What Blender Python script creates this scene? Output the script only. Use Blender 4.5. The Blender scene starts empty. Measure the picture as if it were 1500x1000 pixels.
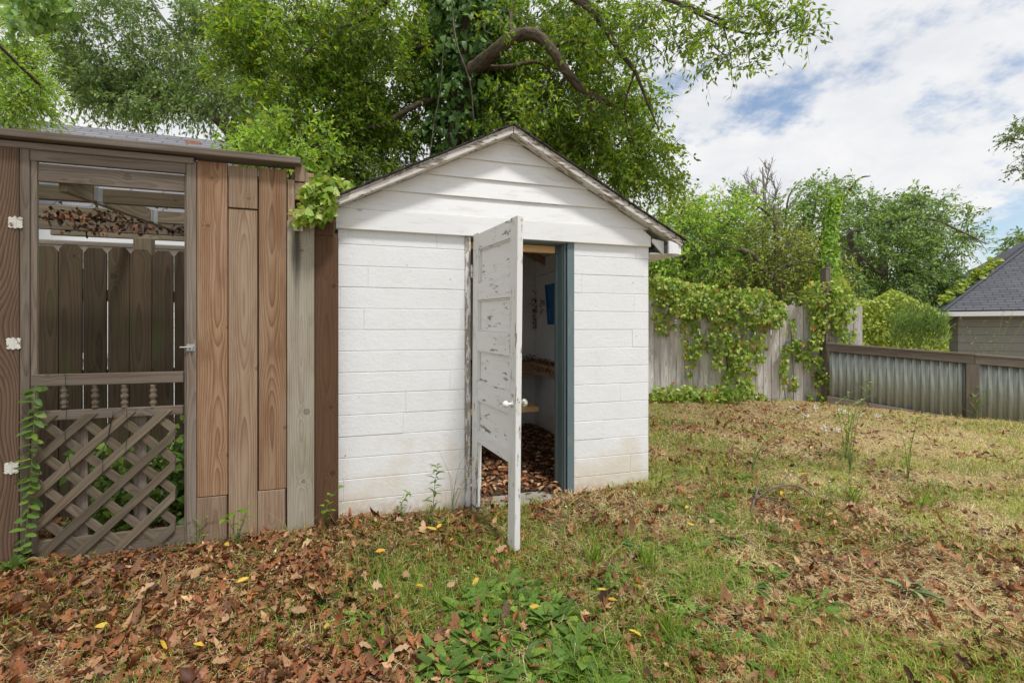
import bpy, math, random
import numpy as np
from mathutils import Vector, Matrix
rng = np.random.default_rng(7); random.seed(7)
scn = bpy.context.scene
COL = scn.collection
F = 683.0
ANG = math.atan2(.759, 2.461)
CA, SA = math.cos(ANG), math.sin(ANG)
P0 = (-1.2548, 3.361)
EYE = 1.34

# ---------------------------------------------------------------- geometry of the place
def wall(px, py, v=0.0):
    """pixel of the survey photo -> (u, z) on the vertical plane v metres in front of the shed wall"""
    k = (px-750)/F
    u = (k*(P0[1]-v*CA)-P0[0]-v*SA)/(CA-k*SA)
    Y = P0[1]+u*SA-v*CA
    return u, EYE+(482-py)/F*Y
def U(px, v=0.0): return wall(px, 482, v)[0]
def Zw(px, py, v=0.0): return wall(px, py, v)[1]
def at(px, py, Y): return Vector(((px-750)/F*Y, Y, EYE+(482-py)/F*Y))
def loc2w(u, d, z=0.0): return Vector((P0[0]+u*CA-d*SA, P0[1]+u*SA+d*CA, z))
def w2loc(X, Y):
    dx, dy = X-P0[0], Y-P0[1]
    return dx*CA+dy*SA, -dx*SA+dy*CA

def vnoise(x, y, seed=0):
    x = np.asarray(x, float); y = np.asarray(y, float)
    xi = np.floor(x).astype(np.int64); yi = np.floor(y).astype(np.int64)
    xf = x-xi; yf = y-yi
    def h(a, b):
        n = (a*374761393+b*668265263+seed*974711) & 0xffffffff
        n = ((n ^ (n >> 13))*1274126177) & 0xffffffff
        return ((n ^ (n >> 16)) & 0xffff)/65535.0
    u = xf*xf*(3-2*xf); v = yf*yf*(3-2*yf)
    return (h(xi, yi)*(1-u)+h(xi+1, yi)*u)*(1-v)+(h(xi, yi+1)*(1-u)+h(xi+1, yi+1)*u)*v
def fbm(x, y, seed=0, o=3):
    s = 0; a = .5; t = 0
    for i in range(o):
        s = s+a*vnoise(x*2**i, y*2**i, seed+i*17); t += a; a *= .5
    return s/t

GC = np.array([(-1.25,3.25,-.005),(-.6,3.5,-.02),(-.3,3.6,-.035),(.1,3.72,-.045),(.5,3.85,-.01),(1.2,4.1,.02),(0,2.95,-.088),(-2.9,2.75,-.035),
 (-2.0,3.0,-.045),(-1.6,3.15,-.03),(4.8,8.6,.05),(8,6.8,0),(-1.5,2,-.1),(1.5,2.2,-.1),(0,1.5,-.12),(3,3.4,-.03),(5,5,.02),(2,5.5,.03),(0,14,.0),(-6,8,0),(10,12,-.1),(-3,1.5,-.1),(3,1.5,-.1)])
def ground_z(X, Y):
    X = np.asarray(X, float); Y = np.asarray(Y, float)
    num = 0; den = 0
    for (a, b, c) in GC:
        w = 1/((X-a)**2+(Y-b)**2+.04)**1.5
        num = num+w*c; den = den+w
    return num/den
def gz(X, Y): return float(ground_z(X, Y))
def ground_at(px, py):
    """ground point seen at a pixel"""
    Y = EYE*F/(py-482)
    for _ in range(8):
        X = (px-750)/F*Y
        Y = (EYE-gz(X, Y))*F/(py-482)
    X = (px-750)/F*Y
    return Vector((X, Y, gz(X, Y)))

# ---------------------------------------------------------------- tagging
def tag(o, label=None, cat=None, group=None, kind=None):
    if label: o['label'] = label
    if cat: o['category'] = cat
    if group: o['group'] = group
    if kind: o['kind'] = kind
    return o
def empty(name, loc, rz=0.0):
    o = bpy.data.objects.new(name, None); COL.objects.link(o)
    o.location = loc; o.rotation_euler = (0, 0, rz); o.empty_display_size = .1
    return o

# ---------------------------------------------------------------- mesh builder
class MB:
    def __init__(s):
        s.v = []; s.f = []; s.g = []; s.r = []
    def add(s, verts, faces, gco=None, rnd=None):
        b = len(s.v)
        rnd = random.random() if rnd is None else rnd
        s.v += [tuple(p) for p in verts]
        s.g += [tuple(p) for p in (gco if gco is not None else verts)]
        s.r += [rnd]*len(verts)
        s.f += [tuple(b+i for i in f) for f in faces]
    BF = [(0,3,2,1),(4,5,6,7),(0,1,5,4),(1,2,6,5),(2,3,7,6),(3,0,4,7)]
    def box(s, x0, x1, y0, y1, z0, z1, ax='z', rnd=None, M=None, jit=0):
        vs = [(x0,y0,z0),(x1,y0,z0),(x1,y1,z0),(x0,y1,z0),(x0,y0,z1),(x1,y0,z1),(x1,y1,z1),(x0,y1,z1)]
        if jit: vs = [tuple(c+random.uniform(-jit, jit) for c in p) for p in vs]
        c = ((x0+x1)/2, (y0+y1)/2, (z0+z1)/2)
        g = []
        for p in vs:
            q = (p[0]-c[0], p[1]-c[1], p[2]-c[2])
            g.append({'z': (q[0], q[1], q[2]), 'x': (q[2], q[1], q[0]), 'y': (q[0], q[2], q[1])}[ax])
        if M is not None: vs = [tuple(M @ Vector(p)) for p in vs]
        s.add(vs, s.BF, g, rnd)
    def hexa(s, vs, ax='x', rnd=None):
        c = [sum(p[i] for p in vs)/8 for i in range(3)]
        g = []
        for p in vs:
            q = [p[i]-c[i] for i in range(3)]
            g.append({'z': (q[0], q[1], q[2]), 'x': (q[2], q[1], q[0]), 'y': (q[0], q[2], q[1])}[ax])
        s.add(vs, s.BF, g, rnd)
    def beam(s, a, b, w, h, rnd=None, up=(0,0,1)):
        a = Vector(a); b = Vector(b); d = (b-a); L = d.length; d.normalize()
        sd = d.cross(Vector(up)); sd = sd.normalized() if sd.length > 1e-4 else Vector((1,0,0))
        u = sd.cross(d).normalized()
        vs = []; g = []
        for t in (0, L):
            for (i, j) in ((-1,-1),(1,-1),(1,1),(-1,1)):
                vs.append(a+d*t+sd*(i*w/2)+u*(j*h/2)); g.append((j*h/2, i*w/2, t-L/2))
        s.add(vs, s.BF, g, rnd)
    def prism(s, poly, y0, y1, rnd=None):
        """polygon in x,z extruded along y"""
        n = len(poly)
        vs = [(p[0], y0, p[1]) for p in poly]+[(p[0], y1, p[1]) for p in poly]
        cx = sum(p[0] for p in poly)/n; cz = sum(p[1] for p in poly)/n
        fs = [tuple(range(n-1, -1, -1)), tuple(range(n, 2*n))]+[(i, (i+1) % n, n+(i+1) % n, n+i) for i in range(n)]
        fs[0] = tuple(range(n)); fs[1] = tuple(range(2*n-1, n-1, -1)); fs[2:] = [tuple(reversed(f)) for f in fs[2:]]
        s.add(vs, fs, [(p[0]-cx, p[1], p[2]-cz) for p in vs], rnd)
    def tube(s, pts, rad, n=8, rnd=None, cap=True, lump=0):
        pts = [Vector(p) for p in pts]; m = len(pts)
        if not hasattr(rad, '__len__'): rad = [rad]*m
        vs = []; g = []; ref = Vector((.31, .77, .55)); L = 0
        for i, p in enumerate(pts):
            t = (pts[min(i+1, m-1)]-pts[max(i-1, 0)])
            t = t.normalized() if t.length > 1e-7 else Vector((0,0,1))
            a = t.cross(ref); a = a.normalized() if a.length > 1e-4 else Vector((1,0,0))
            b = t.cross(a)
            if i: L += (p-pts[i-1]).length
            for k in range(n):
                th = 2*math.pi*k/n
                rr = rad[i]*(1+(random.uniform(-lump, lump) if lump else 0))
                vs.append(p+a*(math.cos(th)*rr)+b*(math.sin(th)*rr))
                g.append((math.cos(th)*rad[i], math.sin(th)*rad[i], L))
        fs = [(i*n+k, i*n+(k+1) % n, (i+1)*n+(k+1) % n, (i+1)*n+k) for i in range(m-1) for k in range(n)]
        if cap: fs += [tuple(range(n-1, -1, -1)), tuple(range((m-1)*n, m*n))]
        s.add(vs, fs, g, rnd)
    def lathe(s, prof, M, n=12, rnd=None):
        """prof: list of (radius, z)"""
        m = len(prof); vs = []; g = []
        for (r, z) in prof:
            for k in range(n):
                th = 2*math.pi*k/n
                p = Vector((r*math.cos(th), r*math.sin(th), z)); vs.append(M @ p); g.append(tuple(p))
        fs = [(i*n+k, i*n+(k+1) % n, (i+1)*n+(k+1) % n, (i+1)*n+k) for i in range(m-1) for k in range(n)]
        fs += [tuple(range(n-1, -1, -1)), tuple(range((m-1)*n, m*n))]
        s.add(vs, fs, g, rnd)
    def build(s, name, mat, parent=None, bevel=0, smooth=False):
        me = bpy.data.meshes.new(name)
        me.from_pydata(s.v, [], s.f); me.update()
        a = me.attributes.new('gco', 'FLOAT_VECTOR', 'POINT'); a.data.foreach_set('vector', np.array(s.g, dtype=np.float32).ravel())
        a = me.attributes.new('rnd', 'FLOAT', 'POINT'); a.data.foreach_set('value', np.array(s.r, dtype=np.float32))
        me.materials.append(mat)
        if smooth: me.polygons.foreach_set('use_smooth', [True]*len(me.polygons))
        o = bpy.data.objects.new(name, me); COL.objects.link(o)
        if parent: o.parent = parent
        if bevel:
            md = o.modifiers.new('Bevel', 'BEVEL'); md.width = bevel; md.segments = 2; md.limit_method = 'ANGLE'; md.angle_limit = math.radians(40)
        return o

def np_obj(name, V, Fa, mat, rnd=None, parent=None, smooth=True, rnd2=None):
    V = np.asarray(V, np.float32).reshape(-1, 3); Fa = np.asarray(Fa, np.int32); k = Fa.shape[1]
    me = bpy.data.meshes.new(name)
    me.vertices.add(len(V)); me.vertices.foreach_set('co', V.ravel())
    me.loops.add(Fa.size); me.loops.foreach_set('vertex_index', Fa.ravel())
    me.polygons.add(len(Fa)); me.polygons.foreach_set('loop_start', np.arange(0, Fa.size, k, dtype=np.int32))
    try: me.polygons.foreach_set('loop_total', np.full(len(Fa), k, dtype=np.int32))
    except Exception: pass
    me.polygons.foreach_set('use_smooth', np.full(len(Fa), smooth, dtype=bool))
    me.update(calc_edges=True); me.validate()
    if rnd is not None:
        a = me.attributes.new('rnd', 'FLOAT', 'POINT'); a.data.foreach_set('value', np.asarray(rnd, np.float32))
    if rnd2 is not None:
        a = me.attributes.new('rnd2', 'FLOAT', 'POINT'); a.data.foreach_set('value', np.asarray(rnd2, np.float32))
    me.materials.append(mat)
    o = bpy.data.objects.new(name, me); COL.objects.link(o)
    if parent: o.parent = parent
    return o

# ---------------------------------------------------------------- node helper
class NT:
    def __init__(s, tree):
        s.t = tree; s.n = tree.nodes; s.l = tree.links; s.n.clear()
    def new(s, typ, **kw):
        n = s.n.new(typ)
        for k, v in kw.items(): setattr(n, k, v)
        return n
    def put(s, sock, v):
        if isinstance(v, bpy.types.NodeSocket): s.l.new(v, sock)
        elif v is not None:
            if sock.type == 'RGBA' and len(v) == 3: v = (*v, 1)
            sock.default_value = v
    def m(s, op, a, b=None, c=None, clamp=False):
        n = s.new('ShaderNodeMath', operation=op, use_clamp=clamp)
        s.put(n.inputs[0], a); s.put(n.inputs[1], b); s.put(n.inputs[2], c)
        return n.outputs[0]
    def vm(s, op, a, b=None):
        n = s.new('ShaderNodeVectorMath', operation=op); s.put(n.inputs[0], a); s.put(n.inputs[1], b)
        return n.outputs[0]
    def mix(s, f, a, b, blend='MIX'):
        n = s.new('ShaderNodeMix', data_type='RGBA', blend_type=blend)
        s.put(n.inputs[0], f); s.put(n.inputs[6], a); s.put(n.inputs[7], b)
        return n.outputs[2]
    def noise(s, vec, scale, detail=3, rough=.5, dist=0):
        n = s.new('ShaderNodeTexNoise'); s.put(n.inputs['Vector'], vec)
        n.inputs['Scale'].default_value = scale; n.inputs['Detail'].default_value = detail
        n.inputs['Roughness'].default_value = rough; n.inputs['Distortion'].default_value = dist
        return n.outputs[0]
    def ramp(s, f, stops, interp='LINEAR'):
        n = s.new('ShaderNodeValToRGB'); n.color_ramp.interpolation = interp
        e = n.color_ramp.elements
        while len(e) < len(stops): e.new(.5)
        for i, (p, c) in enumerate(stops):
            e[i].position = p; e[i].color = (c, c, c, 1) if not hasattr(c, '__len__') else (*c, 1)
        s.put(n.inputs[0], f); return n.outputs[0]
    def step(s, f, a, b):
        n = s.new('ShaderNodeMapRange', interpolation_type='SMOOTHSTEP')
        s.put(n.inputs[0], f); n.inputs[1].default_value = a; n.inputs[2].default_value = b
        return n.outputs[0]
    def attr(s, name, out='Fac'):
        return s.new('ShaderNodeAttribute', attribute_name=name).outputs[out]
    def sep(s, v):
        n = s.new('ShaderNodeSeparateXYZ'); s.put(n.inputs[0], v); return n.outputs
    def comb(s, x, y, z):
        n = s.new('ShaderNodeCombineXYZ'); s.put(n.inputs[0], x); s.put(n.inputs[1], y); s.put(n.inputs[2], z); return n.outputs[0]
    def obj(s): return s.new('ShaderNodeTexCoord').outputs['Object']
    def bump(s, h, strength=.5, dist=.01):
        n = s.new('ShaderNodeBump'); s.put(n.inputs['Height'], h); n.inputs['Strength'].default_value = strength; n.inputs['Distance'].default_value = dist
        return n.outputs[0]
    def surf(s, col, rough=.7, normal=None, metal=0, spec=.3, trans=None, tcol=None):
        p = s.new('ShaderNodeBsdfPrincipled')
        s.put(p.inputs['Base Color'], col); s.put(p.inputs['Roughness'], rough); s.put(p.inputs['Metallic'], metal)
        p.inputs['Specular IOR Level'].default_value = spec
        if normal is not None: s.l.new(normal, p.inputs['Normal'])
        o = s.new('ShaderNodeOutputMaterial'); out = p.outputs[0]
        if trans:
            t = s.new('ShaderNodeBsdfTranslucent'); s.put(t.inputs[0], tcol if tcol is not None else col)
            mx = s.new('ShaderNodeMixShader'); mx.inputs[0].default_value = trans
            s.l.new(out, mx.inputs[1]); s.l.new(t.outputs[0], mx.inputs[2]); out = mx.outputs[0]
        s.l.new(out, o.inputs[0])
def mat(name):
    m = bpy.data.materials.new(name); m.use_nodes = True
    return m, NT(m.node_tree)

def m_wood(name, light, dark, gray=None, grayamt=.5, freq=62, ring=.75, knots=1.0, slope=.1, rough=.8, fine=.35, paint=None, paintcut=.5, stain=None, streak=False):
    m, t = mat(name)
    g = t.attr('gco', 'Vector'); r = t.attr('rnd')
    x, y, z = t.sep(g)
    off = t.m('MULTIPLY', r, 61.7)
    zo = t.m('ADD', z, off)
    wv = t.comb(t.m('ADD', t.m('MULTIPLY', x, 9), off), t.m('MULTIPLY', y, 9), t.m('MULTIPLY', zo, 1.3))
    warp = t.m('MULTIPLY', t.m('SUBTRACT', t.noise(wv, 1, 3), .5), .7)
    # knots
    kv = t.comb(t.m('ADD', t.m('MULTIPLY', x, 3.2), t.m('MULTIPLY', off, .7)), t.m('MULTIPLY', zo, 3.2), 0.0)
    vor = t.new('ShaderNodeTexVoronoi', voronoi_dimensions='2D', feature='F1'); t.put(vor.inputs['Vector'], kv); vor.inputs['Scale'].default_value = 1
    kd = t.m('ADD', vor.outputs['Distance'], t.m('MULTIPLY', t.m('LESS_THAN', t.sep(vor.outputs['Color'])[0], .5), 1.0))
    kd = t.m('MULTIPLY', kd, t.m('ADD', .8, t.m('MULTIPLY', t.sep(vor.outputs['Color'])[1], 1.1)))
    kd = t.m('ADD', kd, t.m('MULTIPLY', t.m('SUBTRACT', t.noise(t.comb(t.m('MULTIPLY', x, 60), y, t.m('MULTIPLY', zo, 60)), 1, 2), .5), .03))
    kpush = t.m('MULTIPLY', t.m('POWER', 2.718, t.m('MULTIPLY', t.m('MULTIPLY', kd, kd), -45)), .03*knots)
    cx = t.m('ADD', t.m('SUBTRACT', x, t.m('MULTIPLY', t.m('SUBTRACT', t.m('FRACT', t.m('MULTIPLY', r, 7.31)), .5), .07)), t.m('MULTIPLY', warp, .02))
    d = t.m('ADD', .008, t.m('MULTIPLY', t.noise(t.comb(t.m('MULTIPLY', zo, 1.1), r, 0.0), 1, 1), slope))
    d = t.m('ADD', d, y)
    rr = t.m('SQRT', t.m('ADD', t.m('MULTIPLY', cx, cx), t.m('MULTIPLY', d, d)))
    rr = t.m('ADD', rr, kpush)
    fr = t.m('FRACT', t.m('MULTIPLY', rr, t.m('MULTIPLY', freq, t.m('ADD', .75, t.m('MULTIPLY', t.m('FRACT', t.m('MULTIPLY', r, 3.3)), .65)))))
    late = t.m('MULTIPLY', t.m('POWER', fr, 2.2), t.step(fr, 1.0, .9))
    fv = t.comb(t.m('ADD', t.m('MULTIPLY', x, 260), off), t.m('MULTIPLY', y, 260), t.m('MULTIPLY', zo, 5))
    fn = t.noise(fv, 1, 3, .6)
    lown = t.noise(t.comb(t.m('MULTIPLY', x, 5), t.m('MULTIPLY', y, 5), t.m('MULTIPLY', zo, 1.6)), 1, 3, .6)
    base = t.mix(t.step(lown, .3, .7), light, tuple(.75*a+.25*b for a, b in zip(light, dark)))
    br = t.m('ADD', .72, t.m('MULTIPLY', t.m('FRACT', t.m('MULTIPLY', r, 13.7)), .5))
    st = t.noise(t.comb(t.m('ADD', t.m('MULTIPLY', x, 55), off), t.m('MULTIPLY', y, 55), t.m('MULTIPLY', zo, 1.1)), 1, 4, .65)
    base = t.mix(t.m('MULTIPLY', t.step(st, .42, .7), .55), base, tuple(.45*a+.55*b for a, b in zip(light, dark)))
    col = t.mix(t.m('MULTIPLY', late, ring), base, dark)
    if gray:
        col = t.mix(t.m('MULTIPLY', t.step(t.noise(t.comb(t.m('MULTIPLY', x, 12), t.m('MULTIPLY', y, 12), t.m('MULTIPLY', zo, 1.1)), 1.3, 4, .65), .62-.5*grayamt, .85-.35*grayamt), min(1, .45+grayamt*.5)), col, gray)
        col = t.mix(t.m('MULTIPLY', late, ring*.6), col, dark)
    col = t.mix(t.m('MULTIPLY', t.step(fn, .5, .75), fine), col, tuple(c*.45 for c in dark))
    col = t.mix(1.0, col, t.comb(br, br, br), 'MULTIPLY')
    kn = t.m('MULTIPLY', t.step(kd, .07, .04), t.m('ADD', .55, t.m('MULTIPLY', t.step(kd, .035, .05), .45)))
    if knots: col = t.mix(t.m('MULTIPLY', kn, .8*min(1, knots)), col, tuple(c*.4 for c in dark))
    if stain:
        sn = t.noise(t.comb(t.m('MULTIPLY', x, 7), t.m('MULTIPLY', y, 7), t.m('MULTIPLY', zo, 2.0)), 1, 4, .6)
        col = t.mix(t.m('MULTIPLY', t.step(sn, .5, .68), stain[1]), col, stain[0])
    if streak:
        sn = t.noise(t.comb(t.m('MULTIPLY', x, 40), t.m('MULTIPLY', y, 40), t.m('MULTIPLY', z, 3)), 1, 4, .6)
        xm_ = t.step(t.m('ADD', t.m('ABSOLUTE', t.m('ADD', x, .025)), t.m('MULTIPLY', t.m('SUBTRACT', sn, .5), .06)), .034, .008)
        zm_ = t.step(t.m('ADD', z, t.m('MULTIPLY', sn, .5)), .62, 1.2)
        col = t.mix(t.m('MULTIPLY', t.m('MULTIPLY', xm_, zm_), .85), col, (.035, .03, .025))
    h = t.m('ADD', t.m('MULTIPLY', late, -.5), t.m('MULTIPLY', fn, -.8))
    if paint:
        pn = t.noise(t.comb(t.m('MULTIPLY', x, 34), t.m('MULTIPLY', y, 34), t.m('MULTIPLY', zo, 7)), 1, 5, .7)
        pl = t.noise(t.comb(t.m('MULTIPLY', x, 3), t.m('MULTIPLY', y, 3), t.m('MULTIPLY', zo, 2.2)), 1, 2)
        pm = t.step(t.m('ADD', pn, t.m('MULTIPLY', t.m('SUBTRACT', pl, .5), .5)), paintcut-.012, paintcut+.012)
        dn = t.noise(t.comb(t.m('MULTIPLY', x, 22), t.m('MULTIPLY', y, 22), t.m('MULTIPLY', zo, 4)), 1, 4, .65)
        pc = t.mix(t.m('MULTIPLY', t.step(dn, .5, .78), .3), paint, (.36, .32, .26))
        col = t.mix(pm, pc, col)
        h = t.m('ADD', t.m('MULTIPLY', h, t.m('ADD', .2, pm)), t.m('MULTIPLY', pm, -1.2))
    t.surf(col, rough, t.bump(h, .55, .0025), spec=.25)
    return m

def m_plain(name, col, rough=.6, metal=0, var=.15, scale=18, col2=None, cut=(.5, .7), bump=.2, spec=.35):
    m, t = mat(name); o = t.obj()
    n = t.noise(o, scale, 4, .6); n2 = t.noise(o, scale*.13, 3)
    c = t.mix(t.m('MULTIPLY', n2, var*2), col, tuple(c*.55 for c in col))
    if col2: c = t.mix(t.step(n, *cut), c, col2)
    t.surf(c, rough, t.bump(n, bump, .004), metal, spec)
    return m

def m_leaf(name, stops, trans=.35, rough=.5, spec=.35, hue=.25, tint=(1.25, 1.15, .5), mott=0):
    """leaf colour picked per leaf through rnd (0..1); rnd2 = brightness of its twig"""
    m, t = mat(name)
    c = t.ramp(t.attr('rnd'), stops)
    b = t.m('ADD', 1-hue, t.m('MULTIPLY', t.attr('rnd2'), 2*hue))
    if mott: b = t.m('MULTIPLY', b, t.m('ADD', 1-mott*.5, t.m('MULTIPLY', t.noise(t.obj(), 90, 3, .6), mott)))
    c = t.mix(1.0, c, t.comb(b, b, b), 'MULTIPLY')
    tc = t.mix(1.0, c, tint, 'MULTIPLY')
    t.surf(c, rough, None, spec=spec, trans=trans, tcol=tc)
    return m

def m_block(name):
    m, t = mat(name); o = t.obj(); x, y, z = t.sep(o); r = t.attr('rnd')
    n = t.noise(o, 45, 4, .6); n1 = t.noise(o, 3.2, 4, .6); n2 = t.noise(o, 9, 5, .7)
    c = t.mix(t.m('MULTIPLY', t.step(n1, .45, .8), .35), (.82, .83, .84), (.68, .675, .65))
    c = t.mix(t.m('MULTIPLY', r, .10), c, (.6, .6, .58))
    # tan splash stain near the foot, ragged upper edge
    e = t.m('ADD', z, t.m('MULTIPLY', t.m('SUBTRACT', n1, .5), 1.5))
    c = t.mix(t.m('MULTIPLY', t.step(e, .50, -.10), .6), c, (.62, .52, .36))
    c = t.mix(t.m('MULTIPLY', t.m('MULTIPLY', t.step(t.m('ADD', z, t.m('MULTIPLY', n2, .5)), .42, .2), t.step(n2, .42, .6)), .8), c, (.42, .33, .22))
    # scuffs: small streaks where paint is thin
    sv = t.comb(t.m('MULTIPLY', x, 14), t.m('MULTIPLY', y, 14), t.m('MULTIPLY', z, 40))
    c = t.mix(t.m('MULTIPLY', t.step(t.noise(sv, 1, 5, .7), .66, .75), .45), c, (.45, .42, .36))
    c = t.mix(t.m('MULTIPLY', t.step(t.noise(o, 30, 2, .5), .735, .76), .8), c, (.22, .18, .14))
    h = t.m('ADD', t.m('MULTIPLY', n, .5), t.m('MULTIPLY', n2, .9))
    t.surf(c, .62, t.bump(h, .6, .007), spec=.3)
    return m

def m_bark(name, a, b, scale=14):
    m, t = mat(name); g = t.attr('gco', 'Vector'); x, y, z = t.sep(g)
    v = t.comb(t.m('MULTIPLY', x, scale), t.m('MULTIPLY', y, scale), t.m('MULTIPLY', z, scale*.3))
    n = t.noise(v, 1.5, 5, .65)
    t.surf(t.ramp(n, [(.3, b), (.7, a)]), .9, t.bump(n, .9, .02), spec=.1)
    return m

M = {}
WHITE = (.81, .815, .815)
M['block'] = m_block('painted_block')
M['siding'] = m_wood('painted_siding', (.4,.34,.27), (.2,.15,.1), freq=60, knots=.5, paint=WHITE, paintcut=.76, rough=.55)
M['rake'] = m_wood('weathered_white_board', (.34,.29,.23), (.15,.11,.08), knots=.4, paint=(.66,.63,.58), paintcut=.56, rough=.7)
M['doorpaint'] = m_wood('peeling_door_paint', (.36,.30,.24), (.16,.11,.08), gray=(.36,.34,.31), knots=.3, paint=(.78,.78,.76), paintcut=.628, rough=.6)
M['dooredge'] = m_wood('worn_door_edge', (.36,.32,.27), (.16,.12,.09), gray=(.4,.38,.35), knots=.3, paint=(.75,.74,.72), paintcut=.50, rough=.7)
M['stile'] = m_wood('worn_door_stile', (.36,.31,.26), (.16,.12,.09), gray=(.38,.36,.33), knots=.2, paint=(.76,.755,.735), paintcut=.61, rough=.65)
M['teal'] = m_wood('teal_painted_jamb', (.2,.16,.12), (.08,.06,.05), knots=.3, paint=(.135,.19,.20), paintcut=.70, rough=.55)
M['newwood'] = m_wood('bare_new_lumber', (.62,.41,.20), (.46,.27,.12), freq=45, ring=.4, knots=.3, rough=.6)
M['board'] = m_wood('weathered_board', (0.356,0.215,0.121), (0.154,0.075,0.039), gray=(0.385,0.269,0.178), grayamt=.5, freq=95, knots=1, ring=.95, stain=((0.187,0.094,0.048), .5))
M['boardgray'] = m_wood('grayed_board', (0.353,0.237,0.154), (0.186,0.109,0.066), gray=(0.392,0.294,0.207), grayamt=.7, freq=85, knots=.9, ring=.95, stain=((0.213,0.129,0.081), .45))
M['postgray'] = m_wood('pale_gray_post', (.40,.34,.26), (.22,.17,.115), gray=(.45,.41,.33), grayamt=.8, freq=55, knots=1, stain=((.2,.2,.11), .45), streak=True)
M['darkboard'] = m_wood('dark_brown_board', (0.122,0.065,0.034), (0.063,0.032,0.018), freq=75, ring=.6, knots=1)
M['redboard'] = m_wood('strong_grain_board', (0.193,0.122,0.078), (0.038,0.022,0.017), freq=84, ring=.95, knots=1.0, slope=.24)
M['gate'] = m_wood('gray_gate_wood', (0.202,0.152,0.114), (0.092,0.068,0.049), gray=(0.244,0.204,0.167), grayamt=.7, freq=70, knots=.6)
M['lattice'] = m_wood('lattice_wood', (.20,.155,.11), (.105,.08,.055), gray=(.22,.185,.135), grayamt=.5, freq=90, knots=0, stain=((.10,.095,.05), .5))
M['rafter'] = m_wood('rafter_wood', (.24,.19,.13), (.11,.085,.055), gray=(.25,.21,.15), grayamt=.5, knots=.6, stain=((.13,.13,.07), .6))
M['picket'] = m_wood('mossy_picket', (.105,.075,.045), (.045,.03,.02), gray=(.09,.07,.042), grayamt=.4, freq=70, knots=.8, stain=((.075,.085,.03), .6))
M['fence'] = m_wood('silver_fence_wood', (.56,.50,.45), (.24,.19,.16), gray=(.78,.75,.72), grayamt=.8, freq=70, knots=.6, ring=.9, stain=((.26,.21,.165), .45))
M['rail'] = m_wood('fence_rail_wood', (.20,.155,.12), (.10,.075,.055), gray=(.25,.22,.19), grayamt=.6, knots=.5)
M['bench'] = m_wood('old_bench_wood', (.62,.40,.24), (.30,.17,.10), gray=(.54,.38,.25), grayamt=.5, knots=.4)
M['galv'] = m_plain('galvanised', (.52,.54,.54), .45, .7, .2, 60)
M['hinge'] = m_plain('white_hinge_paint', (.74,.73,.68), .5, 0, .1, 40, (.24,.10,.04), (.55,.66))
M['porcelain'] = m_plain('porcelain', (.82,.81,.77), .18, 0, .05, 20, spec=.6)
M['glassknob'] = m_plain('cut_glass', (.35,.35,.3), .08, 0, .4, 70, (.75,.72,.6), (.5,.6), spec=.8)
M['rust'] = m_plain('rusty_steel', (.16,.09,.055), .7, .4, .3, 60)
M['shingle'] = None
M['bluep'] = m_plain('blue_plastic', (.02,.16,.42), .4, 0, .15, 20, (.05,.12,.2), (.62,.72))
M['concrete'] = m_plain('concrete', (.40,.36,.31), .9, 0, .4, 26, (.22,.17,.13), (.55,.7), .5)
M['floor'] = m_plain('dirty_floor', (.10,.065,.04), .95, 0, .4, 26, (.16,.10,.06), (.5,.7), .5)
M['mesh'] = m_plain('torn_screen', (.02,.02,.02), .6)
M['debris'] = m_plain('cobweb_debris', (.13,.07,.035), .95, 0, .4, 80, (.28,.16,.08), (.5,.65))
M['whitetrim'] = m_plain('white_trim', (.74,.75,.76), .5, 0, .08, 10)
M['brick'] = m_plain('red_brick', (.42,.16,.09), .85, 0, .3, 40, (.5,.35,.28), (.55,.6))
M['glass'] = m_plain('window_glass', (.05,.055,.06), .08, 0, .2, 3, spec=.6)
M['barkdark'] = m_bark('dark_bark', (.20,.155,.115), (.045,.034,.026), 22)
M['barkgray'] = m_bark('gray_bark', (.22,.19,.165), (.085,.07,.06))
M['deadbark'] = m_bark('bleached_bark', (.36,.33,.30), (.16,.14,.125))
M['stem'] = m_plain('green_stem', (.15,.2,.06), .6)
M['drystem'] = m_plain('dry_stem', (.34,.26,.14), .8)
M['yellowpetal'] = m_plain('yellow_petal', (.78,.50,.02), .5)
M['fluff'] = m_plain('white_fluff', (.75,.73,.68), .9)

def m_shingle(name, a, b, exposure, axis_along, axis_up):
    m, t = mat(name); g = t.attr('gco', 'Vector'); xyz = t.sep(g)
    br = t.new('ShaderNodeTexBrick'); br.offset = .5
    t.put(br.inputs['Vector'], t.comb(xyz[axis_along], xyz[axis_up], 0.0))
    br.inputs['Scale'].default_value = 1; br.inputs['Brick Width'].default_value = exposure*3.0; br.inputs['Row Height'].default_value = exposure
    br.inputs['Mortar Size'].default_value = exposure*.10; br.inputs['Mortar Smooth'].default_value = .1
    t.put(br.inputs['Color1'], a); t.put(br.inputs['Color2'], b); t.put(br.inputs['Mortar'], tuple(c*.3 for c in b))
    n = t.noise(g, 140, 3, .7); n1 = t.noise(g, 1.3, 3)
    c = t.mix(t.m('MULTIPLY', n, .7), br.outputs['Color'], tuple(x*.5 for x in b))
    c = t.mix(t.m('MULTIPLY', n1, .3), c, tuple(x*1.4 for x in a))
    fr = t.m('FRACT', t.m('DIVIDE', xyz[axis_up], exposure))
    h = t.m('ADD', t.m('ADD', t.m('MULTIPLY', fr, -1.0), t.m('MULTIPLY', n, .3)), t.m('MULTIPLY', br.outputs['Fac'], -.6))
    t.surf(c, .9, t.bump(h, .9, .012), spec=.15)
    return m
M['shingle'] = m_shingle('dark_shingle', (.075,.068,.065), (.045,.04,.04), .13, 1, 0)
M['shingleblue'] = m_shingle('slate_shingle', (.15,.155,.172), (.095,.10,.115), .115, 0, 1)
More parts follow.
